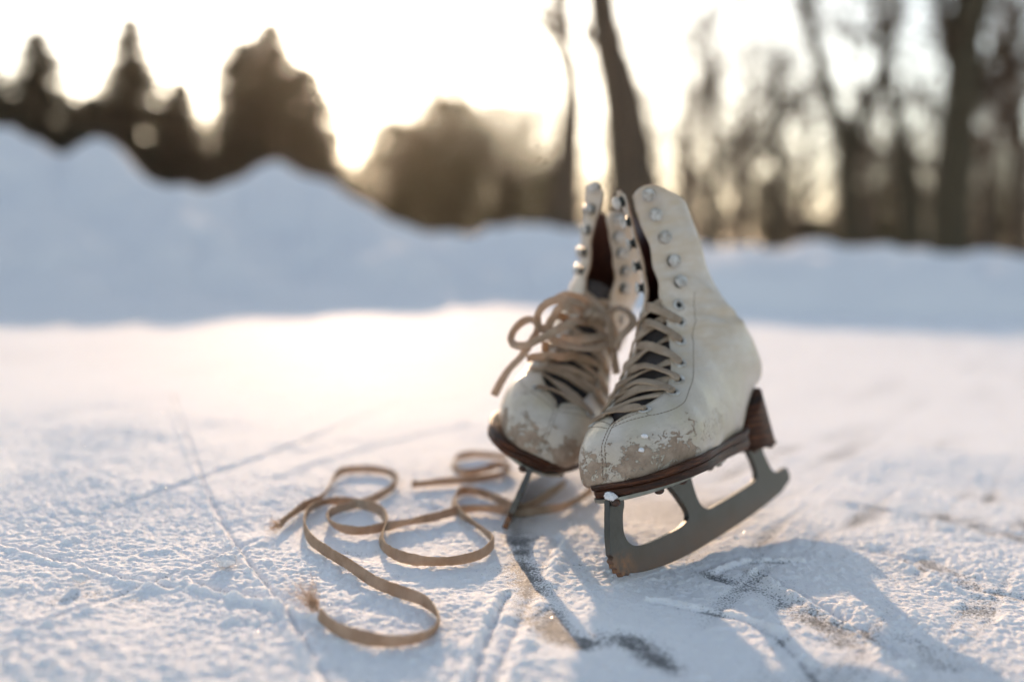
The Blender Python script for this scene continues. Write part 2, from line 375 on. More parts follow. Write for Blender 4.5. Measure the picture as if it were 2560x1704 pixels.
def skate(name, label, side, flop, flare, tongue_top, origin, X, Y, Z):
    global GADD
    GADD = flare[3]
    root = bpy.data.objects.new(name, None); link(root)
    tag(root, label, 'ice skate', 'pair of worn white figure skates')
    root.matrix_world = Matrix(((X.x, Y.x, Z.x, origin.x), (X.y, Y.y, Z.y, origin.y), (X.z, Y.z, Z.z, origin.z), (0, 0, 0, 1)))
    root.empty_display_size = .03
    def warp(V):
        V = np.array(V, float).copy()
        z = V[:, 2] / MM; y = V[:, 1] / MM; x = V[:, 0] / MM
        # the two lacing flaps spread apart towards their front edges
        k = np.clip((z - 150) / 70, 0, 1) * np.clip((x + 135) / 35, 0, 1)
        V[:, 1] += k * (np.where(y - flop(z) > 0, flare[0], flare[1])) * MM
        kt = np.clip((z - 192) / 45, 0, 1) * np.clip((x + 150) / 40, 0, 1)
        V[:, 1] += np.where(y - flop(z) > 0, kt * flare[4], 0) * MM
        if flare[4]: V[:, 2] -= np.where(y - flop(z) > 0, kt * 15, 0) * MM
        ks = np.clip((z - 150) / 40, 0, 1); yc = flop(z) * MM                # the side away from the camera sits flatter
        V[:, 1] = np.where(V[:, 1] < yc, yc + (V[:, 1] - yc) * (1 - ks * flare[5]), V[:, 1])
        V[:, 2] += np.clip((z - 195) / 50, 0, 1) * flare[2] * MM
        return V
    nS, nT = 230, 72
    V = warp(boot_surface(side, flop, nS, nT))
    upper = mesh_obj('upper', V, grid_faces(nS, nT), [M['leather'], M['leather'], M['rim']], root)
    bm = bmesh.new(); bm.from_mesh(upper.data); bmesh.ops.remove_doubles(bm, verts=bm.verts, dist=.0003)
    # cap the tip
    bmesh.ops.holes_fill(bm, edges=[e for e in bm.edges if e.is_boundary and all(v.co.x > -.012 for v in e.verts)], sides=0)
    bmesh.ops.recalc_face_normals(bm, faces=bm.faces); bm.to_mesh(upper.data); bm.free()
    me = upper.data
    # outward normals
    c = sum((me.polygons[i].normal.dot(me.polygons[i].center - Vector((-.11, 0, .1))) for i in range(0, len(me.polygons), 7)))
    if c < 0: me.flip_normals()
    me.polygons.foreach_set('use_smooth', [True] * len(me.polygons))
    bvh = BVHTree.FromPolygons([v.co for v in me.vertices], [p.vertices for p in me.polygons])
    so_ = upper.modifiers.new('thickness', 'SOLIDIFY'); so_.thickness = .0022; so_.offset = -1; so_.material_offset_rim = 2
    # lining: the same skin pushed inwards by the leather's thickness
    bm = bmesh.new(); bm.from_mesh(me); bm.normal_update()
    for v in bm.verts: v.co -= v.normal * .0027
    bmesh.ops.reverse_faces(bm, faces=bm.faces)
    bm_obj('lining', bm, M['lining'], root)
    # insole closes the inside
    # tongue
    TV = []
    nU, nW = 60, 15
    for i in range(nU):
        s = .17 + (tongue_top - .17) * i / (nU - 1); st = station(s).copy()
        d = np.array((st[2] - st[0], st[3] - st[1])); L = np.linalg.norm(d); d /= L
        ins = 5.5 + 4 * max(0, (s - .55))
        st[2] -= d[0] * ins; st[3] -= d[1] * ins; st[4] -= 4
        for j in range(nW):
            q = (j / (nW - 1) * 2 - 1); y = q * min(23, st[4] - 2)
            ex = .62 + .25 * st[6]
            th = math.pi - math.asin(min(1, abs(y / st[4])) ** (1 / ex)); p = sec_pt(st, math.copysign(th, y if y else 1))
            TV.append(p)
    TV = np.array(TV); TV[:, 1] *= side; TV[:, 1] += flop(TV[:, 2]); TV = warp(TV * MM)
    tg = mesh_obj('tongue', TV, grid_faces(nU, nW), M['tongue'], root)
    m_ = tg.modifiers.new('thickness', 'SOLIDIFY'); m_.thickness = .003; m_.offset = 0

    # sole -----------------------------------------------------------
    def half(x, far):
        X_ = [-172, -168, -160, -150, -140, -120, -100, -80, -60, -45, -30, -18, -9, -3, 0]
        Wn = [10, 15, 19.5, 22.5, 24.5, 27, 30, 34.5, 38.5, 39, 37, 32, 25, 14, 4]
        Wf = [10, 15, 19.5, 22.5, 24.5, 27, 30, 33.5, 35, 33, 27, 19.5, 12, 7, 3]
        return np.interp(x, X_, Wf if far else Wn)
    def yoff(x): return np.interp(x, [-170, -90, -60, -24, 0], [0, 0, 2, 0.5, -.5])
    def outline(dw):
        xs = [-5 - 167 * (1 - math.cos(math.pi * k / 40)) / 2 for k in range(41)]
        L = [(x + (dw if x > -80 else -dw) * (abs(1 + x / 86) ** 3), yoff(x) + half(x, 0) + dw * .9) for x in xs]
        Rr = [(x + (dw if x > -80 else -dw) * (abs(1 + x / 86) ** 3), yoff(x) - half(x, 1) - dw * .9) for x in xs]
        return L + Rr[::-1]
    zt = lambda x: np.interp(x, [-172, -150, -110, -60, -35, 0], [72, 68, 66, 63.4, 61.2, 58])
    zb = lambda x: np.interp(x, [-172, -150, -110, -70, -35, 0], [60, 56, 55, 54, 52.3, 50.3])
    def slab(name, levels, mat):
        """levels: (fraction 0 bottom..1 top, outline growth)"""
        rings = []
        for f, dw in levels:
            rings += [np.array((x, y * side, zb(x) + (zt(x) - zb(x)) * f)) * MM for x, y in outline(dw)]
        n = len(outline(0)); fc = grid_faces(len(levels), n, True)
        fc.append(tuple(range(n))[::-1]); fc.append(tuple(range((len(levels) - 1) * n, len(levels) * n)))
        o = mesh_obj(name, rings, fc, mat, root); return o
    slab('sole', [(0.0, -1.5), (.03, -.3), (.12, .1), (.5, .0), (.56, -.5), (.585, -.9), (.60, -.9), (.63, .6), (.70, 1.3), (.92, 1.5), (1.0, .9), (1.03, -3)], M['sole'])
    # heel -----------------------------------------------------------
    hv = []; nl = 9; nn = 36
    for i in range(nl):
        f = i / (nl - 1)
        for k in range(nn):
            a = 2 * math.pi * k / nn
            ex = lambda v, p: math.copysign(abs(v) ** p, v)
            cx = -191.5 + 4.0 * f; lx = 18.5 - 3.5 * f; wy = 20 + 1.0 * f
            x = cx + lx * ex(math.cos(a), .62); y = wy * ex(math.sin(a), .7)
            top = np.interp(x, [-222, -210, -196, -188, -180, -172, -160], [103, 99, 93, 86, 79, 73, 69])
            hv.append(np.array((x, y * side, 53 + (top + 1.0 - 53) * f)) * MM)
    fc = grid_faces(nl, nn, True); fc.append(tuple(range(nn))[::-1]); fc.append(tuple(range((nl - 1) * nn, nl * nn)))
    mesh_obj('heel', hv, fc, M['sole'], root)
    # blade ----------------------------------------------------------
    runner = catmull([(-2.4, 49.3), (-.5, 44), (1.7, 38.5), (5.0, 29.1), (6.6, 21.1)], 4)[:-1]
    teeth = [(7.2, 19), (5.6, 17.2), (8.0, 15.6), (6.2, 13.4), (6.6, 11.2), (4.2, 10.2), (4.4, 7.6), (1.2, 7.0), (0.2, 4.4), (-3.4, 5.6), (-6.0, 3.8), (-9.6, 5.0)]
    bottom = catmull([(-10.3, 4.3), (-20, 2.6), (-31.3, 1.5), (-54.5, 0.3), (-79.7, 0.6), (-107.1, 2.0), (-136.0, 4.1), (-167.4, 6.7), (-202.1, 10.6), (-228.2, 14.4)], 5)
    tail = catmull([(-247.5, 20.6), (-249.5, 25), (-247, 30.3), (-243, 31.5), (-236, 30.4), (-227.5, 30.4), (-221.5, 33.1), (-216.8, 40.9), (-213.8, 48.0), (-213.3, 53.5)], 4)
    rear = catmull([(-189.9, 53.5), (-191.2, 49), (-194.1, 43.5), (-195.5, 36.0), (-193.7, 31.6), (-185.2, 29.0), (-161.9, 26.6), (-138.5, 24.4), (-122.2, 23.2), (-115.0, 23.2), (-108.5, 25.4), (-104.4, 30.1), (-102.2, 37.0), (-101.1, 45.1), (-100.6, 51.5)], 4)
    hole = catmull([(-67.5, 50.7), (-73.2, 44.6), (-81.6, 34.9), (-86.9, 27.1), (-87.2, 23.4), (-83.1, 20.6), (-74.5, 18.6), (-61.9, 17.8), (-49.6, 17.2), (-37.7, 17.0), (-26.6, 17.4), (-19.3, 18.8), (-14.2, 21.4), (-11.3, 25.5), (-10.8, 30.2), (-13.4, 38.4), (-17.0, 44), (-18.2, 49.8)], 4)
    poly = runner + teeth + bottom + tail + rear + hole
    bm = bmesh.new(); vv = [bm.verts.new((p[0] * MM, -.0020, p[1] * MM)) for p in poly]
    f = bm.faces.new(vv); r = bmesh.ops.extrude_face_region(bm, geom=[f])
    bmesh.ops.translate(bm, verts=[g for g in r['geom'] if isinstance(g, bmesh.types.BMVert)], vec=(0, .0040, 0))
    bmesh.ops.recalc_face_normals(bm, faces=bm.faces)
    bl = bm_obj('blade', bm, M['blade'], root, smooth=False)
    bv = bl.modifiers.new('edge', 'BEVEL'); bv.width = .0004; bv.segments = 2; bv.limit_method = 'ANGLE'; bv.angle_limit = R(50)
    # sole plate and heel plate --------------------------------------
    def plate(name, pts, zf, th):
        P = catmull(pts, 6, True); n = len(P); vs_ = []
        for dz, k in ((0, .985), (.3, 1), (th - .3, 1), (th, .985)):
            cx = sum(p[0] for p in P) / n; cy = sum(p[1] for p in P) / n
            vs_ += [np.array((cx + (p[0] - cx) * k, (cy + (p[1] - cy) * k) * side, zf(p[0]) + dz)) * MM for p in P]
        fc = grid_faces(4, n, True); fc.append(tuple(range(n))[::-1]); fc.append(tuple(range(3 * n, 4 * n)))
        return mesh_obj(name, vs_, fc, M['plate'], root, smooth=False)
    zp = lambda x: np.interp(x, [-140, -70, 0], [52.0, 50.6, 47.3])
    plate('sole_plate', [(-4, -4), (-8, -12), (-20, -20), (-42, -25), (-62, -25), (-85, -20), (-112, -18), (-132, -15), (-137, -6), (-137, 4), (-133, 13), (-112, 19), (-85, 22), (-62, 26), (-40, 27), (-18, 20), (-7, 10), (-3, 2)], zp, 2.6)
    plate('heel_plate', [(-176, 8), (-177, -8), (-186, -17), (-205, -17), (-219, -11), (-221, 0), (-219, 11), (-205, 17), (-186, 17)], lambda x: 52.6, 2.2)
    def knob(name, x, y, z, r, h, mat, parent=root):
        bm = bmesh.new(); bmesh.ops.create_uvsphere(bm, u_segments=12, v_segments=8, radius=1)
        for v in bm.verts: v.co = Vector((x + v.co.x * r, (y + v.co.y * r) * side, z + v.co.z * h)) * MM
        return bm_obj(name, bm, mat, parent)
    for (x, y) in ((-4, 5), (-28, 21), (-29, -20), (-55, 22), (-56, -20), (-82, 13), (-108, 13), (-110, -12), (-126, 10), (-20, -12)):
        knob('screw', x, y, zp(x) - .4, 3.1, 2.3, M['screw'])
    for (x, y) in ((-184, 10), (-184, -10), (-206, 12), (-206, -12)):
        knob('screw', x, y, 52, 2.6, 1.8, M['screw'])

    # surface lookup --------------------------------------------------
    def surf(x, z, sgn, lift=0.0):
        """nearest boot surface point seen from the side sgn at local x,z (mm)"""
        o = Vector((x * MM, sgn * .12, z * MM)); h = bvh.ray_cast(o, Vector((0, -sgn, 0)))
        if h[0] is None: return None, None
        n = h[1]
        if n.y * sgn < 0: n = -n
        return h[0] + n * lift * MM, n
    def grid_pt(s, u, off=0.0):
        """surface by section s and by sideways distance u (mm) from the lacing centre line (front)"""
        st = station(s).copy(); st[4] = st[4]
        ex = .62 + .25 * st[6]; yy = min(abs(u) / st[4], .999)
        th = math.pi - math.asin(yy ** (1 / ex)); p = sec_pt(st, math.copysign(th, u))
        p = np.array([p]); p[:, 1] *= side; p[:, 1] += flop(p[:, 2]); p = warp(p * MM)[0]
        h = bvh.find_nearest(Vector(p))
        n = h[1]; q = Vector(p)
        d = q - Vector((-.14, flop(np.array([q.z / MM]))[0] * MM, q.z * .75 + .02))
        if n.dot(d) < 0: n = -n
        return q + n * off * MM, n
    def tube(name, pts, r, mat, parent=root, seg=6, sub=4):
        P = [Vector(p) for p in (catmull([tuple(p) for p in pts], sub) if sub else pts)]
        V_, n = [], len(P)
        up = Vector((.1, .3, .9))
        for i, p in enumerate(P):
            t_ = (P[min(i + 1, n - 1)] - P[max(i - 1, 0)]).normalized(); a = t_.cross(up).normalized(); b = t_.cross(a)
            for k in range(seg):
                an = 2 * math.pi * k / seg; V_.append(p + (a * math.cos(an) + b * math.sin(an)) * r)
        return mesh_obj(name, V_, grid_faces(n, seg, True), mat, parent)
    # seams: two parallel stitch lines of short dashes
    def seam(line, dash=1.9, gap=.5, r=.00022):
        P = [Vector(p) for p in line]
        L = [0]
        for i in range(1, len(P)): L.append(L[-1] + (P[i] - P[i - 1]).length)
        tot = L[-1]; out_v, out_f = [], []
        def pos(d):
            for i in range(1, len(P)):
                if d <= L[i]: return P[i - 1].lerp(P[i], (d - L[i - 1]) / max(1e-9, L[i] - L[i - 1]))
            return P[-1]
        d = 0
        while d < tot:
            a, b = pos(d), pos(min(tot, d + dash * MM)); t_ = (b - a)
            if t_.length < 1e-5: break
            t_ = t_.normalized(); u1 = t_.cross(Vector((.3, .5, .8))).normalized(); u2 = t_.cross(u1); k0 = len(out_v)
            for q in (a, a.lerp(b, .5), b):
                rr = r * (1.3 if q is not a and q is not b else .7)
                for k in range(5):
                    an = 2 * math.pi * k / 5; out_v.append(q + (u1 * math.cos(an) + u2 * math.sin(an)) * rr)
            for i in range(2):
                for k in range(5): out_f.append((k0 + i * 5 + k, k0 + i * 5 + (k + 1) % 5, k0 + (i + 1) * 5 + (k + 1) % 5, k0 + (i + 1) * 5 + k))
            d += (dash + gap) * MM
        return out_v, out_f
    def seams(lines, name='seam'):
        V_, F_ = [], []
        for ln_ in lines:
            v, f = seam(ln_); k = len(V_); V_ += v; F_ += [tuple(i + k for i in q) for q in f]
        return mesh_obj(name, V_, F_, M['stitch'], root)
    def snap(P, lift=.12):
        out = []
        for p in P:
            h = bvh.find_nearest(Vector(p) * MM if not isinstance(p, Vector) else p)
            if h[0] is None: continue
            n = h[1]; cc = Vector((-.1, 0, .08))
            if n.dot(h[0] - cc) < 0: n = -n
            out.append(h[0] + n * lift * MM)
        return out
    def sline(pts, lift=.12, n=10):
        return snap([Vector(tuple(q)) * MM for q in catmull([(p[0], p[1] * side, p[2]) for p in pts], n)], lift)
    lines = []
    # toe seam runs down the middle of the toe cap, doubled
    for o in (-1.2, 1.2):
        lines.append(sline([(-25, 1 + o, 95), (-20, .5 + o, 90), (-15, o, 85), (-10, -.5 + o, 79), (-7, -.5 + o, 72), (-7, -.5 + o, 61)]))
    for sg in (1, -1):
        # curved facing seam from the toe seam round the eyelets and up the shaft
        c = [(-21, 1.5 * sg, 90), (-26, 11 * sg, 91), (-33, 20 * sg, 91), (-43, 28 * sg, 92), (-57, 33 * sg, 96), (-72, 32 * sg, 105), (-86, 31 * sg, 115),
             (-98, 29 * sg, 128), (-108, 28 * sg, 142), (-116, 27 * sg, 156), (-120, 27 * sg, 168)]
        lines.append(sline(c)); 
        lines.append(sline([(-24, 1.5 * sg, 93), (-29, 8 * sg, 94), (-36, 17 * sg, 94), (-34, 20.5 * sg, 91)]))
    seams(lines)
    # eyelets ----------------------------------------------------------
    eyes = {1: [], -1: []}
    def by_z(z, du):
        best = min((abs(sec_pt(station(q), math.pi - math.asin((max(station(q)[7], 0) + du) / station(q)[4]))[2] - z), q) for q in np.linspace(.2, .995, 160))
        return best[1]
    ES = [by_z(z, 6.5 + .7 * k) for k, z in enumerate( (95.5, 100, 106, 115, 129, 143, 157))]
    for sg in (1, -1):
        for k, s in enumerate(ES):
            st = station(s)
            ex_ = (7, 5, 2.5, 0, 0, 0, 0)[k] if sg < 0 else ((1, -1.5, -2.5, -3, -3, -2.5, -1.5)[k] if GADD == 0 else (3, 2, 1, 0, 0, 0, 0)[k])
            u = sg * (max(st[7], 0) + 6.3 + .75 * k + ex_)
            p, n = grid_pt(s, u, .25)
            eyes[sg].append((p, n))
            bm = bmesh.new(); nu, nv = 20, 8; rr = 3.15; r2 = 1.25
            q = n.to_track_quat('Z', 'Y').to_matrix()
            vs_ = []
            for i in range(nu):
                for j in range(nv):
                    a = 2 * math.pi * i / nu; b = 2 * math.pi * j / nv
                    vs_.append(p + q @ (Vector(((rr + r2 * math.cos(b)) * math.cos(a), (rr + r2 * math.cos(b)) * math.sin(a), .55 * r2 * math.sin(b))) * MM))
            fc = [(i * nv + j, ((i + 1) % nu) * nv + j, ((i + 1) % nu) * nv + (j + 1) % nv, i * nv + (j + 1) % nv) for i in range(nu) for j in range(nv)]
            e = mesh_obj('eyelet', vs_, fc, M['enamel'], root)
            dv = [p + n * .00012] + [p + n * .00012 + q @ (Vector((math.cos(2 * math.pi * i / 16) * 2.2, math.sin(2 * math.pi * i / 16) * 2.2, 0)) * MM) for i in range(16)]
            mesh_obj('hole', dv, [(0, 1 + i, 1 + (i + 1) % 16) for i in range(16)], M['gap_dark'], e)  # flat dark disc painted as the shade inside the eyelet
    # hooks -------------------------------------------------------------
    HS = [by_z(z, 10) for z in (176, 191, 207, 223, 239)]
    for sg in (1, -1):
        for s in HS:
            st = station(s); p, n = grid_pt(s, sg * (st[7] + ((12.5 if s > .93 else 10.8) - GADD - (4 if sg < 0 and GADD == 0 else 0))), 0)
            q = n.to_track_quat('Z', 'Y').to_matrix()
            # head: small dished cap; neck below it
            prof = [(0, 6.0), (2.2, 5.9), (3.6, 5.4), (4.3, 4.6), (4.3, 3.9), (3.7, 3.5), (1.8, 3.5)]
            nn2 = 20; vs_ = []
            for r_, h_ in prof:
                for i in range(nn2):
                    a = 2 * math.pi * i / nn2; rr = r_ * (1.04 + .045 * math.cos(5 * a + s * 60)); vs_.append(p + q @ (Vector((rr * math.cos(a), rr * math.sin(a), h_)) * MM))
            hk = mesh_obj('hook', vs_, grid_faces(len(prof), nn2, True), M['enamel'], root)
            prof = [(3.5, 3.7), (2.9, 3.0), (2.6, 1.4), (3.6, .7), (4.1, .1)]; vs_ = []
            for r_, h_ in prof:
                for i in range(nn2):
                    a = 2 * math.pi * i / nn2; vs_.append(p + q @ (Vector((r_ * math.cos(a), r_ * math.sin(a), h_)) * MM))
            mesh_obj('hook_shank', vs_, grid_faces(len(prof), nn2, True), M['gap_dark'], hk)  # wide and near-black: its colour paints the shadow gap under the head
    return root, bvh, (eyes, ES, GADD, side), grid_pt, tube

# ------------------------------------------------------------------ laces
def ribbon_mesh(pts, width, thick, side_dir, seed=0, sub=8, taper=(1, 1), twist=None, pinch=None):
    """flat tape through pts; side_dir: list/one vector giving the direction of the tape's width"""
    P = [Vector(tuple(p)) for p in catmull([tuple(p) for p in pts], sub)]
    n = len(P); V, UV = [], []
    if isinstance(side_dir, (list, tuple)) and isinstance(side_dir[0], (Vector, tuple, list)):
        S = [Vector(tuple(p)) for p in catmull([tuple(p) for p in side_dir], sub)]
    else: S = [Vector(side_dir)] * n
    prof = [(-1, 0), (-.92, .7), (-.6, 1), (0, 1.05), (.6, 1), (.92, .7), (1, 0), (.92, -.7), (.6, -1), (0, -1.05), (-.6, -1), (-.92, -.7)]
    rnd = random.Random(seed); L = 0
    for i, p in enumerate(P):
        if i: L += (p - P[i - 1]).length
        t_ = (P[min(i + 1, n - 1)] - P[max(i - 1, 0)]).normalized()
        s_ = (S[i] - t_ * S[i].dot(t_))
        s_ = s_.normalized() if s_.length > 1e-6 else t_.orthogonal().normalized()
        nrm = t_.cross(s_)
        f = i / (n - 1); tp = min(1, (f * 12) if taper[0] < 1 else 1, ((1 - f) * 12) if taper[1] < 1 else 1); tp = .55 + .45 * tp
        if pinch: tp = pinch + (1 - pinch) * min(1, min(f, 1 - f) / .24) ** .8
        jig = 1 + rnd.uniform(-.07, .07)
        for k, (a, b) in enumerate(prof):
            V.append(p + s_ * (a * width / 2 * tp * jig) + nrm * (b * thick / 2)); UV.append((L / (.0011), a * width / 2 / .0011))
    m = len(prof); Fc = grid_faces(n, m, True); Fc.append(tuple(range(m))[::-1]); Fc.append(tuple(range((n - 1) * m, n * m)))
    return V, Fc, UV
def join(parts):
    V, Fc, UV = [], [], []
    for v, f, u in parts:
        k = len(V); V += list(v); UV += list(u); Fc += [tuple(i + k for i in q) for q in f]
    return V, Fc, UV
def fray(p, d, n, length, r, seed, spread=.6):
    rnd = random.Random(seed); V, Fc, UV = [], [], []
    for i in range(n):
        q = Vector(p) + Vector((rnd.uniform(-1, 1), rnd.uniform(-1, 1), rnd.uniform(-1, 1))) * .0022
        dd = (Vector(d) + Vector((rnd.uniform(-1, 1), rnd.uniform(-1, 1), rnd.uniform(-.6, 1))) * spread).normalized()
        L = length * rnd.uniform(.5, 1.2); k0 = len(V); prev = q
        for s in range(5):
            pp = q + dd * L * s / 4 + Vector((rnd.uniform(-1, 1), rnd.uniform(-1, 1), rnd.uniform(-1, 1))) * .0007 * s
            rr = r * (1 - .15 * s)
            for k in range(3):
                a = 2.09 * k; V.append(pp + Vector((math.cos(a) * rr, math.sin(a) * rr * .5, math.sin(a) * rr))); UV.append((s, k * .3))
        for s in range(4):
            for k in range(3): Fc.append((k0 + s * 3 + k, k0 + s * 3 + (k + 1) % 3, k0 + (s + 1) * 3 + (k + 1) % 3, k0 + (s + 1) * 3 + k))
    return V, Fc, UV
def lace_on(root, pack, grid_pt, bulge, seed, name='lacing'):
    """criss-cross of one skate, in its own space: out of one eyelet, over the flap, across, under the other flap"""
    global GADD
    E, ES, GADD, side = pack; rnd = random.Random(seed); parts = []
    def strand(sa, ia, ib, dz, under=True):
        a, na = E[sa][ia]; sA, sB = ES[ia], ES[min(ib, len(ES) - 1)]; gA, gB = max(station(sA)[7], 0), max(station(sB)[7], 0)
        e1, n1 = grid_pt(sA + (sB - sA) * .12, sa * (gA + 1.0), 1.5); e0, n0 = grid_pt(sA, sa * (gA + 4.0), 1.4)
        e2, n2 = grid_pt(sB - (sB - sA) * .08, -sa * (gB + .2), -1.2 if under else 1.5); e3, n3 = grid_pt(sB, -sa * (gB + 5), -5.5 if under else 1.4)
        nm = (n1 + n2).normalized(); mid = (e1 + e2) / 2 + nm * dz * MM
        end = [e2, e3] if under else [e2, e3, E[-sa][ib][0] + E[-sa][ib][1] * .0012, E[-sa][ib][0] - E[-sa][ib][1] * .003]
        pts = [a - na * .003, a + na * .0011 + (e0 - a) * .15, e0, e1 + nm * .0006, e1.lerp(mid, .55) + nm * dz * .25 * MM, mid, mid.lerp(e2, .5) + nm * dz * .12 * MM] + end
        nn_ = [na, na, n0, n1, nm, nm, nm] + [n2] * len(end)
        sd_ = []; ph = rnd.uniform(0, 6.28); am = rnd.uniform(.2, .7)
        for k, p in enumerate(pts):
            t = (pts[min(k + 1, len(pts) - 1)] - pts[max(k - 1, 0)]).normalized(); s0 = nn_[k].cross(t).normalized()
            ang = am * math.sin(ph + k * .9) * (0 if k < 3 else 1); sd_.append(s0 * math.cos(ang) + nn_[k] * math.sin(ang))
        parts.append(ribbon_mesh(pts, .0062 + rnd.uniform(-.0006, .0004), .0017, sd_, rnd.random(), 6, pinch=.5))
    strand(1, 0, 0, 1.0, False)
    for i in range(6):
        strand(-1, i, i + 1, bulge * rnd.uniform(.2, .6))
        strand(1, i if i else 1, i + 1 if i else 1, bulge * rnd.uniform(.7, 1.2))
    V, Fc, UV = join(parts)
    return mesh_obj(name, V, Fc, M['lace'], root, uvs=UV)

# right-hand skate in the photo: leans left, toe towards the camera's left
X1 = Vector((-0.62251464, -0.78260816, 0)); Y1 = Vector((0.74430459, -0.5920466, 0.30901699)); Z1 = Vector((-0.24183922, 0.1923676, 0.95105652))
O1 = Vector((0.0704724, 0.56358035, 0.0))
flop1 = lambda z: np.zeros_like(z) + 0.0
r1, b1, e1, g1, _ = skate('ice_skate', 'nearer figure skate, boot side scratched, whole steel blade showing, leaning left against the other', 1, flop1, (0, 2, 0, 0, 0, .58), .50, O1, X1, Y1, Z1)
lace_on(r1, e1, g1, 6.0, 3)
# left-hand skate: seen head on, leans right
az = R(-6.48); X2 = Vector((math.sin(az), -math.cos(az), 0)); lean2 = R(20.5)
L2 = Vector((-X2.y, X2.x, 0)); Z2 = Vector((0, 0, math.cos(lean2))) + L2 * math.sin(lean2); Y2 = Z2.cross(X2)
T2 = ground(1258, 1328)
O2 = T2 - X2 * .0045 - Z2 * .004
flop2 = lambda z: -8.0 * np.clip((z - 110) / 130.0, 0, 2) ** 1.3
r2, b2, e2, g2, _ = skate('ice_skate', 'farther figure skate seen toe first with tangled laces, leaning right against the other', -1, flop2, (-15, -16, 3, 4.5, -8, .0), .70, O2, X2, Y2, Z2)
lace_on(r2, e2, g2, 5.0, 8)

# ------------------------------------------------------------------ the rink: scraped ice under wind-packed snow
G = lambda px, py: tuple(ground(px, py))[:2]
def axis(lo, hi, step, far_lo, far_hi, grow):
    a = list(np.arange(lo, hi, step)); d = step
    while a[-1] < far_hi: d *= grow; a.append(a[-1] + d)
    b = [lo]; d = step
    while b[-1] > far_lo: d *= grow; b.append(b[-1] - d)
    return np.array(sorted(b[1:]) + a)
XS = axis(-.38, .47, .00088, -14, 14, 1.016)
YS = axis(.34, .98, .00088, -.6, 9.0, 1.010)
gx, gy = np.meshgrid(XS, YS)
fine = np.clip(1.6 - gy, 0.15, 1)
cov = fbm(gx * 9, gy * 14, 4, 11)                       # where snow lies thicker
streak = fbm((gx * .55 + gy * .83) * 5, (gx * .83 - gy * .55) * 42, 4, 31)
gran = fbm(gx * 230, gy * 230, 3, 3, .6); gran2 = fbm(gx * 90, gy * 90, 3, 5, .6); big = fbm(gx * 16, gy * 16, 3, 23)
lump = np.clip(fbm(gx * 34, gy * 34, 3, 41) - .56, 0, 1) * 4
ice = np.zeros(gx.shape)
broad = fbm(gx * 5 + 3, gy * 7, 3, 15)
right = np.clip((gx - .02) / .16, 0, 1) * np.clip((1.15 - gy) / .5, 0, 1)
ice += np.clip((streak - .52) * 5, 0, 1) * (.12 + .50 * right)
ice += .26 * np.clip((gy - .85) / .5, 0, 1)  # darker colour farther out, tones down the overbright sunlit band
ice += right * np.clip((broad - .38) * 3, 0, 1) * .26
ice += np.clip((.46 - cov) * 4, 0, 1) * (.10 + .60 * right)
gran0 = fbm(gx * 420, gy * 420, 2, 13, .6)
def grains(x, y, cell, seed, fill):
    """round crumbs of snow of mixed size, at most one per cell"""
    X_, Y_ = x / cell, y / cell; ix = np.floor(X_).astype(np.int64); iy = np.floor(Y_).astype(np.int64); best = np.zeros(x.shape)
    for dx in (-1, 0, 1):
        for dy in (-1, 0, 1):
            a_, b_ = ix + dx, iy + dy
            h1 = _hash(a_, b_, seed); h2 = _hash(a_, b_, seed + 1); h3 = _hash(a_, b_, seed + 2)
            r_ = .30 + .50 * h3; d2 = ((a_ + .2 + .6 * h1 - X_) ** 2 + (b_ + .2 + .6 * h2 - Y_) ** 2) / (r_ * r_)
            best = np.maximum(best, np.where(_hash(a_, b_, seed + 3) < fill, np.sqrt(np.clip(1 - d2, 0, 1)) * r_, 0))
    return best * cell
ns = int(np.searchsorted(YS, 1.6)); gsub = np.zeros(gx.shape)
wx = gx + (gran - .5) * .0012; wy = gy + (gran2 - .5) * .0014
dens_ = np.clip(fbm(gx * 40, gy * 40, 3, 91) * 2.2 - .55, 0, 1)
gsub[:ns] = grains(wx[:ns], wy[:ns], .0027, 201, .85) * .55 + grains(wx[:ns], wy[:ns], .0052, 301, .35) * .42 * dens_[:ns] + grains(wx[:ns], wy[:ns], .011, 401, .10) * .30 * dens_[:ns]
z = (big - .5) * .0016 + (gran2 - .5) * .0012 * (.6 + .8 * cov) + (gran - .5) * .0008 * (.4 + cov) + (gran0 - .5) * .0009 + gsub * (.35 + .85 * cov) * np.clip(fbm(gx * 8 + 5, gy * 11, 3, 55) * 3.2 - 1.05, .22, 1.15) + lump * .0006 + (streak - .5) * .0008
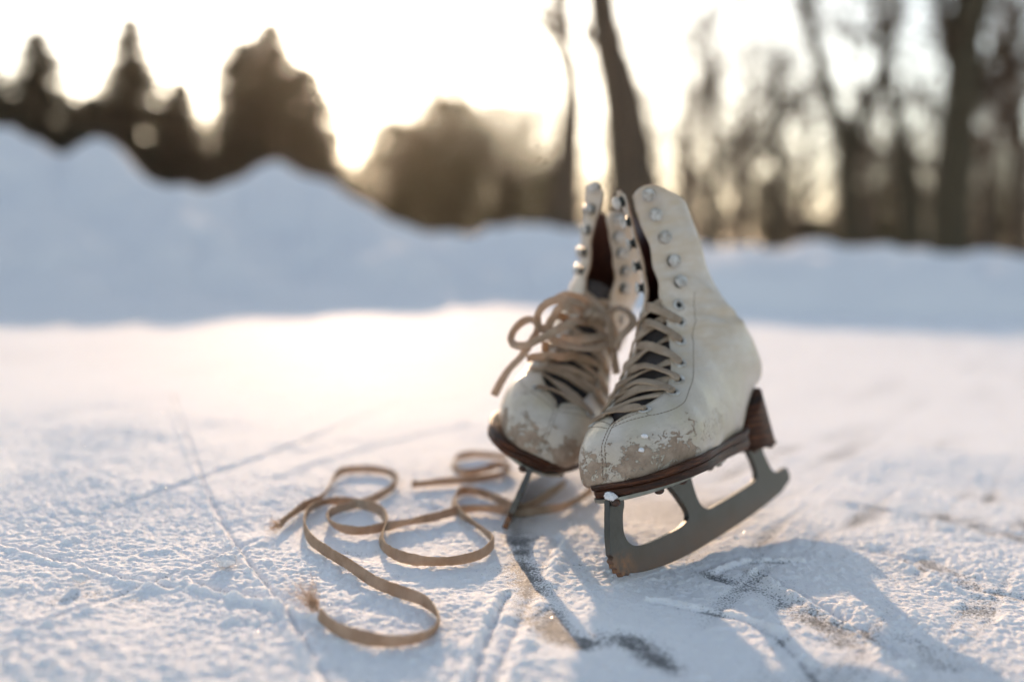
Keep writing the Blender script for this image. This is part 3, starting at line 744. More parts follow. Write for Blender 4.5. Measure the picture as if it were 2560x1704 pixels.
# skate cuts: (photo pixels, width m, depth m, ridge m)
CUTS = [
 ([(429, 983), (467, 1087), (511, 1206), (565, 1315), (625, 1402), (695, 1489), (760, 1586), (826, 1704)], .0017, .0024, .0013),
 ([(0, 1355), (140, 1392), (300, 1434), (430, 1462)], .0020, .0026, .0016),
 ([(495, 1453), (560, 1471), (690, 1495), (800, 1530)], .0026, .0036, .0026),
 ([(1271, 1478), (1217, 1597), (1184, 1704)], .0020, .0030, .0018),
 ([(1180, 1404), (1400, 1404), (1560, 1410)], .0014, .0016, .0008),
 ([(2115, 1250), (2280, 1283), (2560, 1332)], .0040, .0030, .0016),
 ([(2198, 1365), (2397, 1454), (2560, 1487)], .0036, .0030, .0022),
 ([(1911, 1432), (2040, 1500), (2165, 1575), (2260, 1640)], .0030, .0034, .0050),
 ([(1990, 1400), (1880, 1400), (1780, 1430)], .0018, .0018, .0020),
 ([(700, 1180), (900, 1120), (1180, 1050)], .0022, .0018, .0010),
 ([(60, 1560), (400, 1440), (640, 1345)], .0024, .0018, .0014),
 ([(1000, 1000), (760, 1100), (300, 1260)], .0026, .0018, .0012),
 ([(1230, 1704), (1330, 1480), (1390, 1340)], .0030, .0022, .0020),
 ([(2050, 1704), (1900, 1560), (1640, 1500)], .0022, .0018, .0016),
]
for pts, wd, dp, rg in CUTS:
    P = [G(*p) for p in pts]; P = [tuple(q) for q in catmull(P, 4)]
    x0, x1 = min(p[0] for p in P) - .05, max(p[0] for p in P) + .05; y0, y1 = min(p[1] for p in P) - .05, max(p[1] for p in P) + .05
    i0, i1 = np.searchsorted(YS, (y0, y1)); j0, j1 = np.searchsorted(XS, (x0, x1)); sl = (slice(i0, i1), slice(j0, j1))
    wob = (gran2[sl] - .5) * .004
    d, sd_, pr = seg_dist(gx[sl], gy[sl], P); d = np.abs(d + wob)
    z[sl] -= dp * np.exp(-(d / wd) ** 2)
    z[sl] += rg * np.exp(-((d - wd * 2.6) / (wd * 1.4)) ** 2) * (sd_ > 0) * (.5 + gran[sl])
    ice[sl] += .35 * np.exp(-(d / (wd * .8)) ** 2)
# scraped bare-ice streaks
BARE = [
 ([(1290, 1330), (1310, 1437), (1332, 1492), (1370, 1564), (1442, 1592), (1547, 1586), (1602, 1614), (1660, 1650)], .014, 1.05),
 ([(1770, 1430), (1850, 1455), (1930, 1480), (2060, 1553), (2120, 1600)], .014, .75),
 ([(2380, 1290), (2470, 1318), (2600, 1350)], .024, .85), ([(2320, 1400), (2450, 1462), (2600, 1500)], .016, .7),
 ([(2150, 1370), (2250, 1390), (2330, 1400)], .012, .45), ([(1690, 1420), (1800, 1340), (1900, 1320)], .010, .40),
 ([(2280, 1600), (2364, 1658), (2440, 1700)], .014, .45), ([(1990, 1380), (2120, 1390), (2240, 1440)], .012, .4),
 ([(60, 1530), (200, 1480), (330, 1500)], .014, .4), ([(340, 1530), (420, 1570), (520, 1600)], .016, .35), ([(600, 1700), (760, 1660), (900, 1690)], .016, .3),
 ([(820, 1360), (900, 1380), (960, 1372)], .006, .35), ([(2250, 1650), (2450, 1640), (2600, 1660)], .030, .4),
]
for pts, wd, amt in BARE:
    P = [tuple(q) for q in catmull([G(*p) for p in pts], 4)]
    x0, x1 = min(p[0] for p in P) - .08, max(p[0] for p in P) + .08; y0, y1 = min(p[1] for p in P) - .08, max(p[1] for p in P) + .08
    i0, i1 = np.searchsorted(YS, (y0, y1)); j0, j1 = np.searchsorted(XS, (x0, x1)); sl = (slice(i0, i1), slice(j0, j1))
    d, sd_, pr = seg_dist(gx[sl], gy[sl], P)
    k = np.exp(-(d / (wd * (.35 + 1.3 * fbm(gx[sl] * 22, gy[sl] * 22, 3, 78)))) ** 2) * amt * .85 * (.15 + 1.5 * fbm(gx[sl] * 60, gy[sl] * 60, 3, 77))
    ice[sl] = np.maximum(ice[sl], k); z[sl] -= .0016 * k
ice = np.clip(ice, 0, 1)
ice_s = np.clip(ice * 1.5, 0, 1); z = (z + .0009) * (1 - .8 * ice_s) - .0022
z = z * np.clip((1.5 - gy) / .8, .10, 1)
ny, nx = gx.shape
me = bpy.data.meshes.new('ice_rink')
co = np.empty((ny * nx, 3), np.float32); co[:, 0] = gx.ravel(); co[:, 1] = gy.ravel(); co[:, 2] = z.ravel()
me.vertices.add(ny * nx); me.vertices.foreach_set('co', co.ravel())
i = np.arange(ny - 1)[:, None] * nx + np.arange(nx - 1)[None, :]
q = np.stack([i, i + 1, i + nx + 1, i + nx], -1).reshape(-1, 4).astype(np.int32)
me.loops.add(q.size); me.loops.foreach_set('vertex_index', q.ravel())
me.polygons.add(len(q)); me.polygons.foreach_set('loop_start', np.arange(0, q.size, 4, dtype=np.int32)); me.polygons.foreach_set('use_smooth', np.ones(len(q), bool))
me.update(calc_edges=True)
at_ = me.attributes.new('ice', 'FLOAT', 'POINT'); at_.data.foreach_set('value', ice.ravel().astype(np.float32))
me.materials.append(M['rink']); rink = link(bpy.data.objects.new('ice_rink', me)); tag(rink, kind='structure')

# ------------------------------------------------------------------ ploughed snow round the rink
CREST = [(-420, 330, 5.8), (-200, 318, 5.8), (0, 324, 5.6), (59, 339, 5.6), (119, 374, 5.5), (172, 392, 5.5), (202, 356, 5.4), (238, 339, 5.4), (267, 350, 5.4), (309, 386, 5.3), (356, 434, 5.3),
 (404, 460, 5.2), (535, 460, 5.0), (594, 446, 4.9), (654, 416, 4.8), (695, 402, 4.8), (725, 414, 4.8), (760, 443, 4.7), (832, 457, 4.6), (891, 493, 4.5), (951, 535, 4.4), (1010, 572, 4.4),
 (1159, 579, 4.6), (1218, 561, 4.8), (1325, 552, 4.8), (1380, 574, 4.8), (1463, 580, 4.8), (1600, 596, 4.8), (1761, 613, 4.8), (1978, 621, 4.8), (2168, 624, 4.8), (2385, 634, 4.8), (2560, 645, 4.8), (2900, 655, 4.8)]
FOOT = [(-500, 845), (0, 832), (420, 815), (750, 800), (1000, 782), (1200, 772), (1450, 772), (1800, 785), (2200, 795), (2560, 800), (3000, 812)]
TS = math.tan(R(SUN_EL)); TA = math.tan(R(-SUN_AZ))
EDGE = [(-900, 885), (-500, 870), (0, 850), (420, 797), (750, 800), (1000, 782), (1200, 772), (1450, 772), (1800, 785), (2200, 795), (2560, 800), (3000, 812)]
def crest_d(px, py):
    """distance of the crest: its shadow, thrown down-sun, ends at the line seen across the rink"""
    u = at(px, py, 1.0); sl_ = u.z - CAM_H; g = px; D = 3.5
    for _ in range(12):
        e = ground(g, float(np.interp(g, [q[0] for q in EDGE], [q[1] for q in EDGE])))
        D = .5 * D + .5 * (e.y + CAM_H / TS) / (1 - sl_ / TS); D = min(max(D, 2.8), 6.5)
        xg = u.x * D + TA * (D - e.y); g = 1280 + 2489 * xg / e.y
    return D
CREST = [(px, py, crest_d(px, py)) for px, py, _ in CREST]
_dd = [c[2] for c in CREST]; _ds = [sum(_dd[max(0, k - 1):k + 2]) / len(_dd[max(0, k - 1):k + 2]) for k in range(len(_dd))]
CREST = [(c[0], c[1], d) for c, d in zip(CREST, _ds)]
cp = [at(*c) for c in CREST]; cX = np.array([p.x for p in cp]); cY = np.array([p.y for p in cp]); cZ = np.array([p.z for p in cp])
fp = [ground(*c) for c in FOOT]; fX = np.array([p.x for p in fp]); fY = np.array([p.y for p in fp])
bx, by = np.meshgrid(np.arange(-3.6, 3.8, .014), np.arange(1.2, 7.5, .016))
ratio = 1.0
ang = bx / by                                            # the piles run roughly round the camera's end of the rink
cang = cX / cY; _ay = np.linspace(-.9, .9, 361); _ky = np.exp(-(np.arange(-40, 41) / 7.0) ** 2); _ky /= _ky.sum(); yc = np.interp(ang, _ay, np.convolve(np.pad(np.interp(_ay, cang, cY), 40, 'edge'), _ky, 'valid')); _k2 = np.exp(-(np.arange(-10, 11) / 3.0) ** 2); _k2 /= _k2.sum(); zc = np.interp(ang, _ay, np.convolve(np.pad(np.interp(_ay, cang, cZ), 10, 'edge'), _k2, 'valid')) + (fbm(ang * 38, ang * 3 + .5, 3, 19) - .5) * .05 * np.clip(1.2 - ang * 2, .4, 1.2)
yf = np.interp(ang, fX / fY, fY) + .08 + (fbm(bx * 2.2, by * 2.2, 3, 4) - .5) * .22
t_ = np.clip((by - yf) / (yc - yf), -.3, 2.2)
prof = np.where(t_ < 0, t_ * .35, np.where(t_ < 1, np.clip(t_, 0, 1) ** 1.3, 1 - np.clip(t_ - 1, 0, 1.2) ** 1.4 * .9))
low = np.clip(1 - zc / .5, 0, 1)
prof2 = np.where(t_ < 0, t_ * .35, np.where(t_ < .35, 1 - (1 - np.clip(t_ / .35, 0, 1)) ** 2 * 1.0, 1.0))
prof2 = np.where(t_ > .35, .80 + .20 * np.clip((t_ - .35) / .65, 0, 1), prof2 * .80); prof2 = np.where(t_ > 1.05, 1 - (t_ - 1.05) * 1.2, prof2)
mixk = np.clip((bx - .0) / .8, 0, 1)
prof = prof * (1 - mixk) + prof2 * mixk
env = np.clip(t_ * 3, 0, 1) * np.clip((1.02 - t_) * 4, .12, 1)
_ag = np.linspace(-.9, .9, 361); _zg = np.interp(_ag, cang, cZ); _k = np.exp(-(np.arange(-40, 41) / 17.0) ** 2); _k /= _k.sum()
zcs = np.interp(ang, _ag, np.convolve(np.pad(_zg, 40, 'edge'), _k, 'valid'))
uu = np.clip((t_ - .5) / .45, 0, 1); uu = uu * uu * (3 - 2 * uu)
bz = (zcs * (1 - uu) + zc * uu) * prof + env * ((fbm(bx * 1.7, by * 1.7, 4, 61) - .5) * .09 * np.clip(zc / .35, .25, 1) + (fbm(bx * 5, by * 5, 4, 71) - .5) * .07 + (np.abs(fbm(bx * 3.2 + 4, by * 3.2, 3, 73) - .5) - .12) * .16 + (fbm(bx * 18, by * 18, 3, 81) - .5) * .018)
bz = np.maximum(bz, -.05)
ny, nx = bx.shape
mesh_ = [bx.ravel(), by.ravel(), bz.ravel()]
V = np.stack(mesh_, -1)
me = bpy.data.meshes.new('snow_bank'); me.vertices.add(len(V)); me.vertices.foreach_set('co', V.astype(np.float32).ravel())
i = np.arange(ny - 1)[:, None] * nx + np.arange(nx - 1)[None, :]
q = np.stack([i, i + 1, i + nx + 1, i + nx], -1).reshape(-1, 4).astype(np.int32)
me.loops.add(q.size); me.loops.foreach_set('vertex_index', q.ravel())
me.polygons.add(len(q)); me.polygons.foreach_set('loop_start', np.arange(0, q.size, 4, dtype=np.int32)); me.polygons.foreach_set('use_smooth', np.ones(len(q), bool))
me.update(calc_edges=True); me.materials.append(M['snow'])
tag(link(bpy.data.objects.new('snow_bank', me)), kind='structure')
o = mesh_obj('snow_field', [(-900, -60, -.06), (900, -60, -.06), (900, 1400, -.06), (-900, 1400, -.06)], [(0, 1, 2, 3)], M['field']); tag(o, kind='structure')

# ------------------------------------------------------------------ loose lace on the ice, standing on its edge
def gl(pts, h=.0033): return [ground(x * 1.0866, y * 1.0866, h) for x, y in pts]
up_ = Vector((0, 0, 1))
def lean_up(P, seed, amt=.25):
    r = random.Random(seed); amt = .5; return [(up_ + Vector((r.uniform(-amt, amt), r.uniform(-amt, amt), 0))) for _ in P]
# pixel paths (in the 2356 px wide view of the photograph) of the two ends lying on the ice
A_ = [(1362, 1125), (1330, 1148), (1290, 1166), (1240, 1174), (1190, 1180), (1155, 1172), (1110, 1168), (1060, 1172), (1000, 1188), (940, 1200), (880, 1212), (830, 1220), (785, 1214), (757, 1197), (762, 1178), (800, 1164), (850, 1150), (900, 1122), (912, 1100), (890, 1084), (840, 1078), (790, 1082), (768, 1098), (755, 1124), (735, 1146), (700, 1162), (668, 1184), (646, 1204)]
B_ = [(1300, 1110), (1262, 1136), (1225, 1158), (1195, 1166), (1165, 1158), (1125, 1138), (1085, 1128), (1055, 1132), (1044, 1156), (1062, 1182), (1100, 1210), (1130, 1236), (1132, 1252), (1105, 1274), (1050, 1288), (985, 1290), (925, 1280), (885, 1258), (878, 1230), (888, 1200), (872, 1172), (820, 1156), (760, 1152), (715, 1168), (700, 1200), (712, 1236), (750, 1266), (800, 1296), (860, 1336), (920, 1360), (970, 1378), (1003, 1406), (1005, 1438), (975, 1462), (905, 1474), (830, 1464), (770, 1442), (735, 1412)]
C_ = [(1168, 1050), (1130, 1046), (1085, 1044), (1050, 1052), (1044, 1072), (1066, 1086), (1110, 1080), (1150, 1068), (1172, 1076), (1150, 1092), (1090, 1102), (1030, 1106), (970, 1112), (948, 1113)]
parts = []
hts = {0: [.0034] * len(A_), 1: [.0034] * len(B_), 2: [.0034] * len(C_)}
def lay(P, wd, th, seed, hz=None):
    L = [ground(x * 1.0866, y * 1.0866, (hz[i] if hz else .0034)) for i, (x, y) in enumerate(P)]
    return ribbon_mesh(L, wd, th, lean_up(L, seed), seed, 16)
hb = [.0034] * len(B_)
for k in (19, 20, 21): hb[k] = .0042
lay_a = lay(A_, .0062, .0014, 1); lay_b = lay(B_, .0068, .0014, 2, hb)
ea = ground(640 * 1.0866, 1208 * 1.0866, .003); eb = ground(725 * 1.0866, 1398 * 1.0866, .004)
fr_a = fray(ea, Vector((-.5, -.3, .1)), 60, .007, .00012, 5, .9)
fr_b = fray(eb, Vector((-.45, .55, .35)), 110, .018, .00011, 6, .38)
V, Fc, UV = join([lay_a, lay_b])
lc = mesh_obj('loose_lace', V, Fc, M['lace'], uvs=UV); tag(lc, 'long tan lace looped over the snow with two frayed ends', 'shoelace')
t = NT('cotton_fibre'); t.set(color=(0.66, 0.54, 0.42), rough=.9, spec=.1)
tr = t.n('ShaderNodeBsdfTranslucent', ins={'Color': (0.82, 0.64, 0.45, 1)}); mx = t.n('ShaderNodeMixShader', ins={0: .5}); t.l(t.b.outputs[0], mx.inputs[1]); t.l(tr.outputs[0], mx.inputs[2]); t.l(mx.outputs[0], t.t.nodes['Material Output'].inputs[0])
for fr_ in (fr_a, fr_b): mesh_obj('frayed_end', fr_[0], fr_[1], t.m, lc)
V, Fc, UV = join([lay(C_, .0062, .0014, 4)])
lc2 = mesh_obj('loose_lace', V, Fc, M['lace'], uvs=UV); tag(lc2, 'short end of tan lace curled on the ice behind the farther skate', 'shoelace')

# ------------------------------------------------------------------ trees
M['bark'] = mat_bark('bark', (0.045, 0.032, 0.022), (0.11, 0.08, 0.055))
M['bark_green'] = mat_bark('mossy_bark', (0.035, 0.030, 0.018), (0.085, 0.068, 0.042))
M['twig'] = mat_bark('twigs', (0.075, 0.045, 0.028), (0.15, 0.095, 0.062))
M['needles'] = mat_needles('conifer_needles', (0.008, 0.014, 0.007), (0.022, 0.030, 0.014))
M['dryleaf'] = mat_needles('dry_brush', (0.05, 0.042, 0.015), (0.13, 0.095, 0.035))
def tube_raw(P, Rr, seg, V, Fc):
    n = len(P); k0 = len(V); ref = Vector((.31, .17, .05))
    for i in range(n):
        t_ = (P[min(i + 1, n - 1)] - P[max(i - 1, 0)])
        if t_.length < 1e-7: t_ = Vector((0, 0, 1))
        t_.normalize(); a = t_.cross(ref).normalized(); b = t_.cross(a)
        for k in range(seg):
            an = 6.2832 * k / seg; V.append(P[i] + (a * math.cos(an) + b * math.sin(an)) * Rr[i])
    for i in range(n - 1):
        for k in range(seg): Fc.append((k0 + i * seg + k, k0 + i * seg + (k + 1) % seg, k0 + (i + 1) * seg + (k + 1) % seg, k0 + (i + 1) * seg + k))
def wander(p, d, L, n, rnd, bend, liftz):
    P = [p.copy()]; d = d.normalized()
    for i in range(n):
        d = (d + Vector((rnd.uniform(-1, 1), rnd.uniform(-1, 1), rnd.uniform(-1, 1))) * bend + Vector((0, 0, liftz))).normalized()
        P.append(P[-1] + d * L / n)
    return P
def grow(P, Rr, level, rnd, V, Fc, V2, F2, dens, maxl, spread, start=.3, lift=.06):
    """limbs off a limb: thick ones into V, twigs into V2"""
    L = sum((P[i + 1] - P[i]).length for i in range(len(P) - 1))
    cnt = int(dens[level] * (1 if level == 0 else 1))
    for c in range(cnt):
        f = start + (1 - start) * (c + rnd.random()) / cnt; x = f * (len(P) - 1); i = min(int(x), len(P) - 2); q = P[i].lerp(P[i + 1], x - i); r = Rr[i] + (Rr[i + 1] - Rr[i]) * (x - i)
        t_ = (P[i + 1] - P[i]).normalized(); a = rnd.uniform(0, 6.2832); o = t_.orthogonal().normalized(); o2 = t_.cross(o)
        d = t_ * (1 - spread * .5) + (o * math.cos(a) + o2 * math.sin(a)) * spread * rnd.uniform(.7, 1.2)
        LL = L * rnd.uniform(.32, .6) * (1 - .45 * f); rr = min(r * .62, LL * .03 + .003)
        n = 5 if level < 2 else 3
        Q = wander(q, d, LL, n, rnd, .20, lift); RR = [rr * (1 - .8 * k / n) for k in range(n + 1)]
        if level + 1 >= maxl: tube_raw(Q, RR, 3, V2, F2)
        else:
            tgt = (V, Fc) if level < 1 else (V2, F2)
            tube_raw(Q, RR, 6 if level < 1 else 4, *tgt)
            grow(Q, RR, level + 1, rnd, V, Fc, V2, F2, dens, maxl, spread, .12, lift)
def tree_obj(name, label, cat, group, base, V, Fc, V2, F2, mt, mc, crown='crown'):
    root = bpy.data.objects.new(name, None); link(root); root.location = base; tag(root, label, cat, group)
    a = mesh_obj('trunk', [v - base for v in V], Fc, mt, root)
    if F2: mesh_obj(crown, [v - base for v in V2], F2, mc, root, smooth=False)
    return root
def bare_tree(label, path, D, seed, dens=(9, 7, 6), spread=.8, group='bare trees beyond the rink', limbs=(), bark='bark', top=None, lift=.06, start=.3, burr=0):
    """path: photo pixels x, y, width of the trunk from base to top"""
    rnd = random.Random(seed); V, Fc, V2, F2 = [], [], [], []
    allp = [path] + list(limbs); base = None
    for k, pth in enumerate(allp):
        c = catmull([(x, y, w_) for x, y, w_ in pth], 4)
        P = [at(x, y, D) for x, y, w_ in c]; Rr = [max(.006, w_ / 2489 * D / 2 * 1.22) for x, y, w_ in c]
        if k == 0:
            base = Vector((P[0].x, P[0].y, -.06)); P = [base.copy()] + P; Rr = [Rr[0] * 1.15] + Rr
        for i in range(1, len(P)): P[i] = P[i] + Vector((0, rnd.uniform(-.01, .01) * min(i, 6), 0))
        tube_raw(P, Rr, 10, V, Fc)
        grow(P, Rr, 0, rnd, V, Fc, V2, F2, dens, len(dens), spread, start, lift)
        for b in range(burr):                                   # ivy / epicormic tufts clinging to the stem
            i = rnd.randrange(1, len(P)); q = P[i]
            for m in range(10):
                d = Vector((rnd.uniform(-1, 1), rnd.uniform(-1, 1), rnd.uniform(-.2, 1)))
                Q = wander(q + Vector((0, 0, rnd.uniform(-.2, .2))), d, rnd.uniform(.12, .4), 3, rnd, .4, .05); tube_raw(Q, [.009, .007, .005, .003], 3, V2, F2)
    return tree_obj('bare_tree', label, 'tree', group, base, V, Fc, V2, F2, M[bark], M['twig'])
def conifer(label, px, ytip, halfw, yb, D, seed, power=1.0, top_blunt=0.0):
    rnd = random.Random(seed)
    tip = at(px, ytip, D); base = Vector((tip.x, tip.y, -.06)); H_ = tip.z + .06; zref = max(.3, at(px, yb, D).z); rad = halfw / 2489 * D
    V, Fc, V2, F2 = [], [], [], []
    tube_raw([base, base + Vector((0, 0, H_ * .5)), tip], [H_ * .022, H_ * .012, .01], 8, V, Fc)
    nb = 640
    for b in range(nb):
        f = (b + rnd.random()) / nb; z_ = .25 + (H_ - .25) * f
        t = (H_ - z_) / max(.1, (H_ - zref)); r = rad * min(1.35, t ** power) * rnd.uniform(.72, 1.08) + .16
        if top_blunt: r = max(r, rad * top_blunt * min(1, (1 - f) * 14))
        if rnd.random() < .25: r *= rnd.uniform(1.1, 1.35)
        a = rnd.uniform(0, 6.2832); dr = Vector((math.cos(a), math.sin(a), 0)); p0 = Vector((base.x, base.y, z_))
        sag = rnd.uniform(.10, .32); m = max(4, int(9 * min(1, r / .8)))
        for s in range(m):
            g = (s + rnd.random()) / m; q = p0 + dr * r * g + Vector((0, 0, -r * sag * g * g + .05 * r * g))
            for w_ in range(4):
                sz = (.14 + .12 * (1 - f)) * rnd.uniform(.6, 1.3); e1 = (dr * rnd.uniform(.3, 1) + Vector((rnd.uniform(-1, 1), rnd.uniform(-1, 1), rnd.uniform(-.5, .1)))).normalized()
                e2 = e1.cross(Vector((rnd.uniform(-.4, .4), rnd.uniform(-.4, .4), 1))).normalized(); k = len(V2)
                V2 += [q - e2 * sz * .28, q + e2 * sz * .28, q + e1 * sz * 1.2 + e2 * sz * .05]; F2.append((k, k + 1, k + 2))
    return tree_obj('conifer', label, 'tree', 'conifers behind the snow pile', base, V, Fc, V2, F2, M['bark'], M['needles'])
conifer('leftmost dark conifer, cut off by the picture edge', -30, 150, 120, 380, 25, 1)
conifer('dark pointed conifer above the left end of the snow pile', 98, 78, 125, 360, 24, 2, .85)
conifer('low dark conifer filling the dip between two tall pointed ones', 235, 238, 120, 400, 27, 3, .6)
conifer('tall slender spruce with the sharpest tip on the left', 327, 44, 150, 400, 24, 4, 1.15)
conifer('small dark conifer on the right shoulder of the slender spruce', 452, 200, 70, 400, 27, 5, .8)
conifer('blunt columnar conifer on the left side of the broad brown clump', 598, 100, 62, 300, 26, 6, .35, .55)
conifer('tall pointed conifer in the middle of the broad brown clump', 678, 52, 95, 300, 25, 7, .62)
conifer('wide conifer sloping down on the right side of the brown clump', 765, 165, 105, 420, 24, 8, .62)
def shrub(label, px, ytop, halfw, D, seed, n=34, leafy=0, group='bushes beyond the rink'):
    rnd = random.Random(seed); top = at(px, ytop, D); base = Vector((top.x, top.y, -.06)); H_ = top.z; rad = halfw / 2489 * D
    V, Fc, V2, F2 = [], [], [], []
    for s in range(n):
        a = rnd.uniform(0, 6.2832); k = rnd.random() ** .6; d = Vector((math.cos(a) * rad * k, math.sin(a) * rad * k, H_ * (1 - .42 * k * k) * rnd.uniform(.7, 1)))
        P = wander(base + Vector((rnd.uniform(-.2, .2) * rad, rnd.uniform(-.2, .2) * rad, 0)), d, d.length, 6, rnd, .10, .02)
        Rr = [.022 * H_ / 4 * (1 - .8 * i / 6) + .004 for i in range(7)]
        tube_raw(P, Rr, 4, V, Fc); grow(P, Rr, 0, rnd, V, Fc, V2, F2, (9, 7), 2, .8, .12)
    for s in range(leafy):
        a = rnd.uniform(0, 6.2832); k = rnd.random() ** .5; zz = rnd.random(); rr_ = rad * k * (1 - .55 * zz ** 2)
        q = base + Vector((math.cos(a) * rr_, math.sin(a) * rr_, H_ * (.06 + .88 * zz))); sz = rnd.uniform(.05, .12)
        e1 = Vector((rnd.uniform(-1, 1), rnd.uniform(-1, 1), rnd.uniform(-1, 1))).normalized(); e2 = e1.orthogonal().normalized(); k = len(V2)
        V2 += [q - e2 * sz * .5, q + e2 * sz * .5, q + e1 * sz]; F2.append((k, k + 1, k + 2))
    return tree_obj('bush', label, 'bush', group, base, V, Fc, V2, F2, M['twig'], M['dryleaf'] if leafy else M['twig'])
shrub('low hazy bush at the right foot of the brown conifer clump', 880, 395, 80, 30, 21, 26, 1500)
shrub('round golden bush lit from behind in the centre gap', 1005, 280, 135, 30, 22, 40, 7000)
shrub('tallest golden brown bush behind the bright gap', 1130, 215, 135, 28, 23, 42, 7000)
shrub('thin brown bush just left of the leaning trunk', 1275, 225, 150, 30, 24, 44, 4200)
shrub('dark low bush at the foot of the thin trunk', 1385, 400, 110, 24, 25, 30, 2600)

bare_tree('thick leaning trunk with a broken stub, behind the skates', [(1588, 610, 112), (1584, 500, 108), (1574, 380, 103), (1550, 225, 84), (1520, 108, 70), (1502, 0, 62), (1482, -140, 50), (1470, -320, 38)], 10, 31,
          dens=(7, 6, 6), start=.72, limbs=[[(1508, 130, 26), (1482, 104, 24), (1462, 96, 20), (1458, 70, 8)]])
bare_tree('thin dark trunk left of the thick leaning trunk', [(1412, 600, 66), (1416, 480, 60), (1422, 360, 54), (1430, 260, 44), (1428, 190, 34), (1418, 80, 27), (1400, -60, 22), (1380, -220, 14)], 14, 32, dens=(10, 7, 5), start=.55)
bare_tree('slim straight tree right of the upright skate', [(1786, 640, 46), (1786, 520, 34), (1784, 400, 15), (1780, 250, 13), (1776, 100, 12), (1770, -60, 10), (1764, -200, 8)], 20, 33, dens=(16, 8, 6), start=.3, burr=40, bark='bark_green')
bare_tree('crooked young tree with a tufted head', [(1945, 640, 26), (1942, 520, 22), (1950, 420, 20), (1932, 320, 18), (1940, 240, 15), (1952, 190, 10), (1950, 130, 5)], 17, 34, dens=(14, 8, 6), start=.35, burr=46, bark='bark_green')
bare_tree('dark tree that forks into two wide limbs', [(2127, 650, 58), (2124, 540, 48), (2118, 430, 44), (2116, 350, 44)], 14, 35, dens=(5, 6, 6), start=.5, burr=26, bark='bark_green',
          limbs=[[(2114, 360, 36), (2086, 280, 34), (2060, 190, 31), (2034, 90, 28), (2010, 10, 26), (1980, -110, 22), (1950, -260, 14)],
                 [(2120, 360, 34), (2152, 300, 30), (2180, 240, 30), (2212, 150, 28), (2226, 70, 22), (2236, -30, 18), (2250, -160, 14)]])
bare_tree('dark leaning trunk between the forked tree and the thickest one', [(2290, 660, 56), (2280, 560, 50), (2268, 450, 46), (2254, 360, 38), (2235, 240, 24), (2210, 120, 18), (2180, -20, 14)], 15, 36, dens=(9, 7, 6), burr=24, bark='bark_green')
bare_tree('thickest mossy trunk rising out of the top right', [(2372, 660, 78), (2376, 540, 72), (2388, 400, 70), (2402, 260, 66), (2414, 120, 70), (2424, 0, 74), (2436, -160, 66), (2450, -330, 50)], 12, 37, dens=(10, 7, 6), start=.3, burr=40, bark='bark_green',
          limbs=[[(2392, 340, 20), (2440, 250, 15), (2500, 190, 12), (2570, 150, 9), (2660, 110, 6)], [(2406, 240, 26), (2370, 130, 24), (2350, 20, 20), (2330, -120, 14)]])
bare_tree('slim tree at the right edge of the picture', [(2556, 660, 40), (2552, 520, 36), (2548, 380, 34), (2540, 240, 26), (2520, 60, 20), (2505, -80, 16)], 16, 38, dens=(12, 7, 6), burr=22)
bare_tree('small twiggy tree between the crooked one and the forked one', [(2010, 640, 18), (2012, 520, 14), (2020, 400, 10), (2030, 280, 7)], 20, 39, dens=(14, 8, 5), start=.15)
bare_tree('faint young tree left of the slim straight one', [(1700, 630, 16), (1698, 480, 12), (1704, 340, 9), (1712, 180, 6), (1716, 40, 4)], 24, 40, dens=(16, 8, 5), start=.2)
shrub('low brush between the forked tree and the leaning trunk', 2190, 545, 70, 22, 44, 20, 900)
shrub('low brush just left of the forked tree', 2045, 530, 80, 23, 45, 22, 1200)
shrub('dense thicket left of the forked tree', 1950, 420, 110, 26, 41, 30, 1800)
shrub('dark thicket behind the leaning right hand trunk', 2230, 345, 130, 28, 42, 34, 3000)
shrub('broad brown thicket at the right edge', 2500, 330, 160, 30, 43, 40, 2600)
bare_tree('thin upright tree between the slim straight one and the crooked one', [(1862, 640, 20), (1858, 500, 16), (1866, 360, 12), (1872, 200, 9), (1868, 40, 7), (1860, -90, 5)], 22, 51, dens=(18, 8, 6), start=.2)
bare_tree('thin dark tree in the gap of the forked one', [(2168, 640, 26), (2174, 500, 22), (2160, 380, 17), (2140, 240, 13), (2120, 90, 10), (2110, -80, 7)], 19, 52, dens=(16, 8, 6), start=.25)
bare_tree('thin tree leaning right beside the thickest mossy trunk', [(2470, 650, 30), (2462, 520, 26), (2474, 380, 20), (2500, 220, 15), (2520, 80, 10), (2535, -60, 7)], 18, 53, dens=(16, 8, 6), start=.25)
# the far wood: one mass of pale stems and twigs
rnd = random.Random(99); V, Fc = [], []
for k in range(150):
    px = rnd.uniform(900, 2900); D = rnd.uniform(38, 62); hgt = rnd.uniform(3.5, 11)
    b = at(px, 600, D); b.z = -.06; P = wander(b, Vector((0, 0, 1)), hgt, 7, rnd, .06, .02); Rr = [.10 * (1 - .85 * i / 7) for i in range(8)]
    tube_raw(P, Rr, 4, V, Fc); grow(P, Rr, 0, rnd, V, Fc, V, Fc, (13, 8), 2, .8, .12)
for k in range(150):
    px = rnd.choice((rnd.uniform(820, 1550), rnd.uniform(1550, 2900))); b = at(px, 600, rnd.uniform(34, 48)); b.z = -.06
    for j in range(4):
        P = wander(b, Vector((rnd.uniform(-.5, .5), rnd.uniform(-.5, .5), 1)), rnd.uniform(.7, 2.2), 4, rnd, .15, 0); Rr = [.04 * (1 - .8 * i / 4) for i in range(5)]
        tube_raw(P, Rr, 3, V, Fc); grow(P, Rr, 0, rnd, V, Fc, V, Fc, (7, 5), 2, .9, .0)
tag(mesh_obj('far_wood', V, Fc, M['twig'], smooth=False), 'hazy brown wood of bare stems far behind the trees', 'wood', kind='stuff')

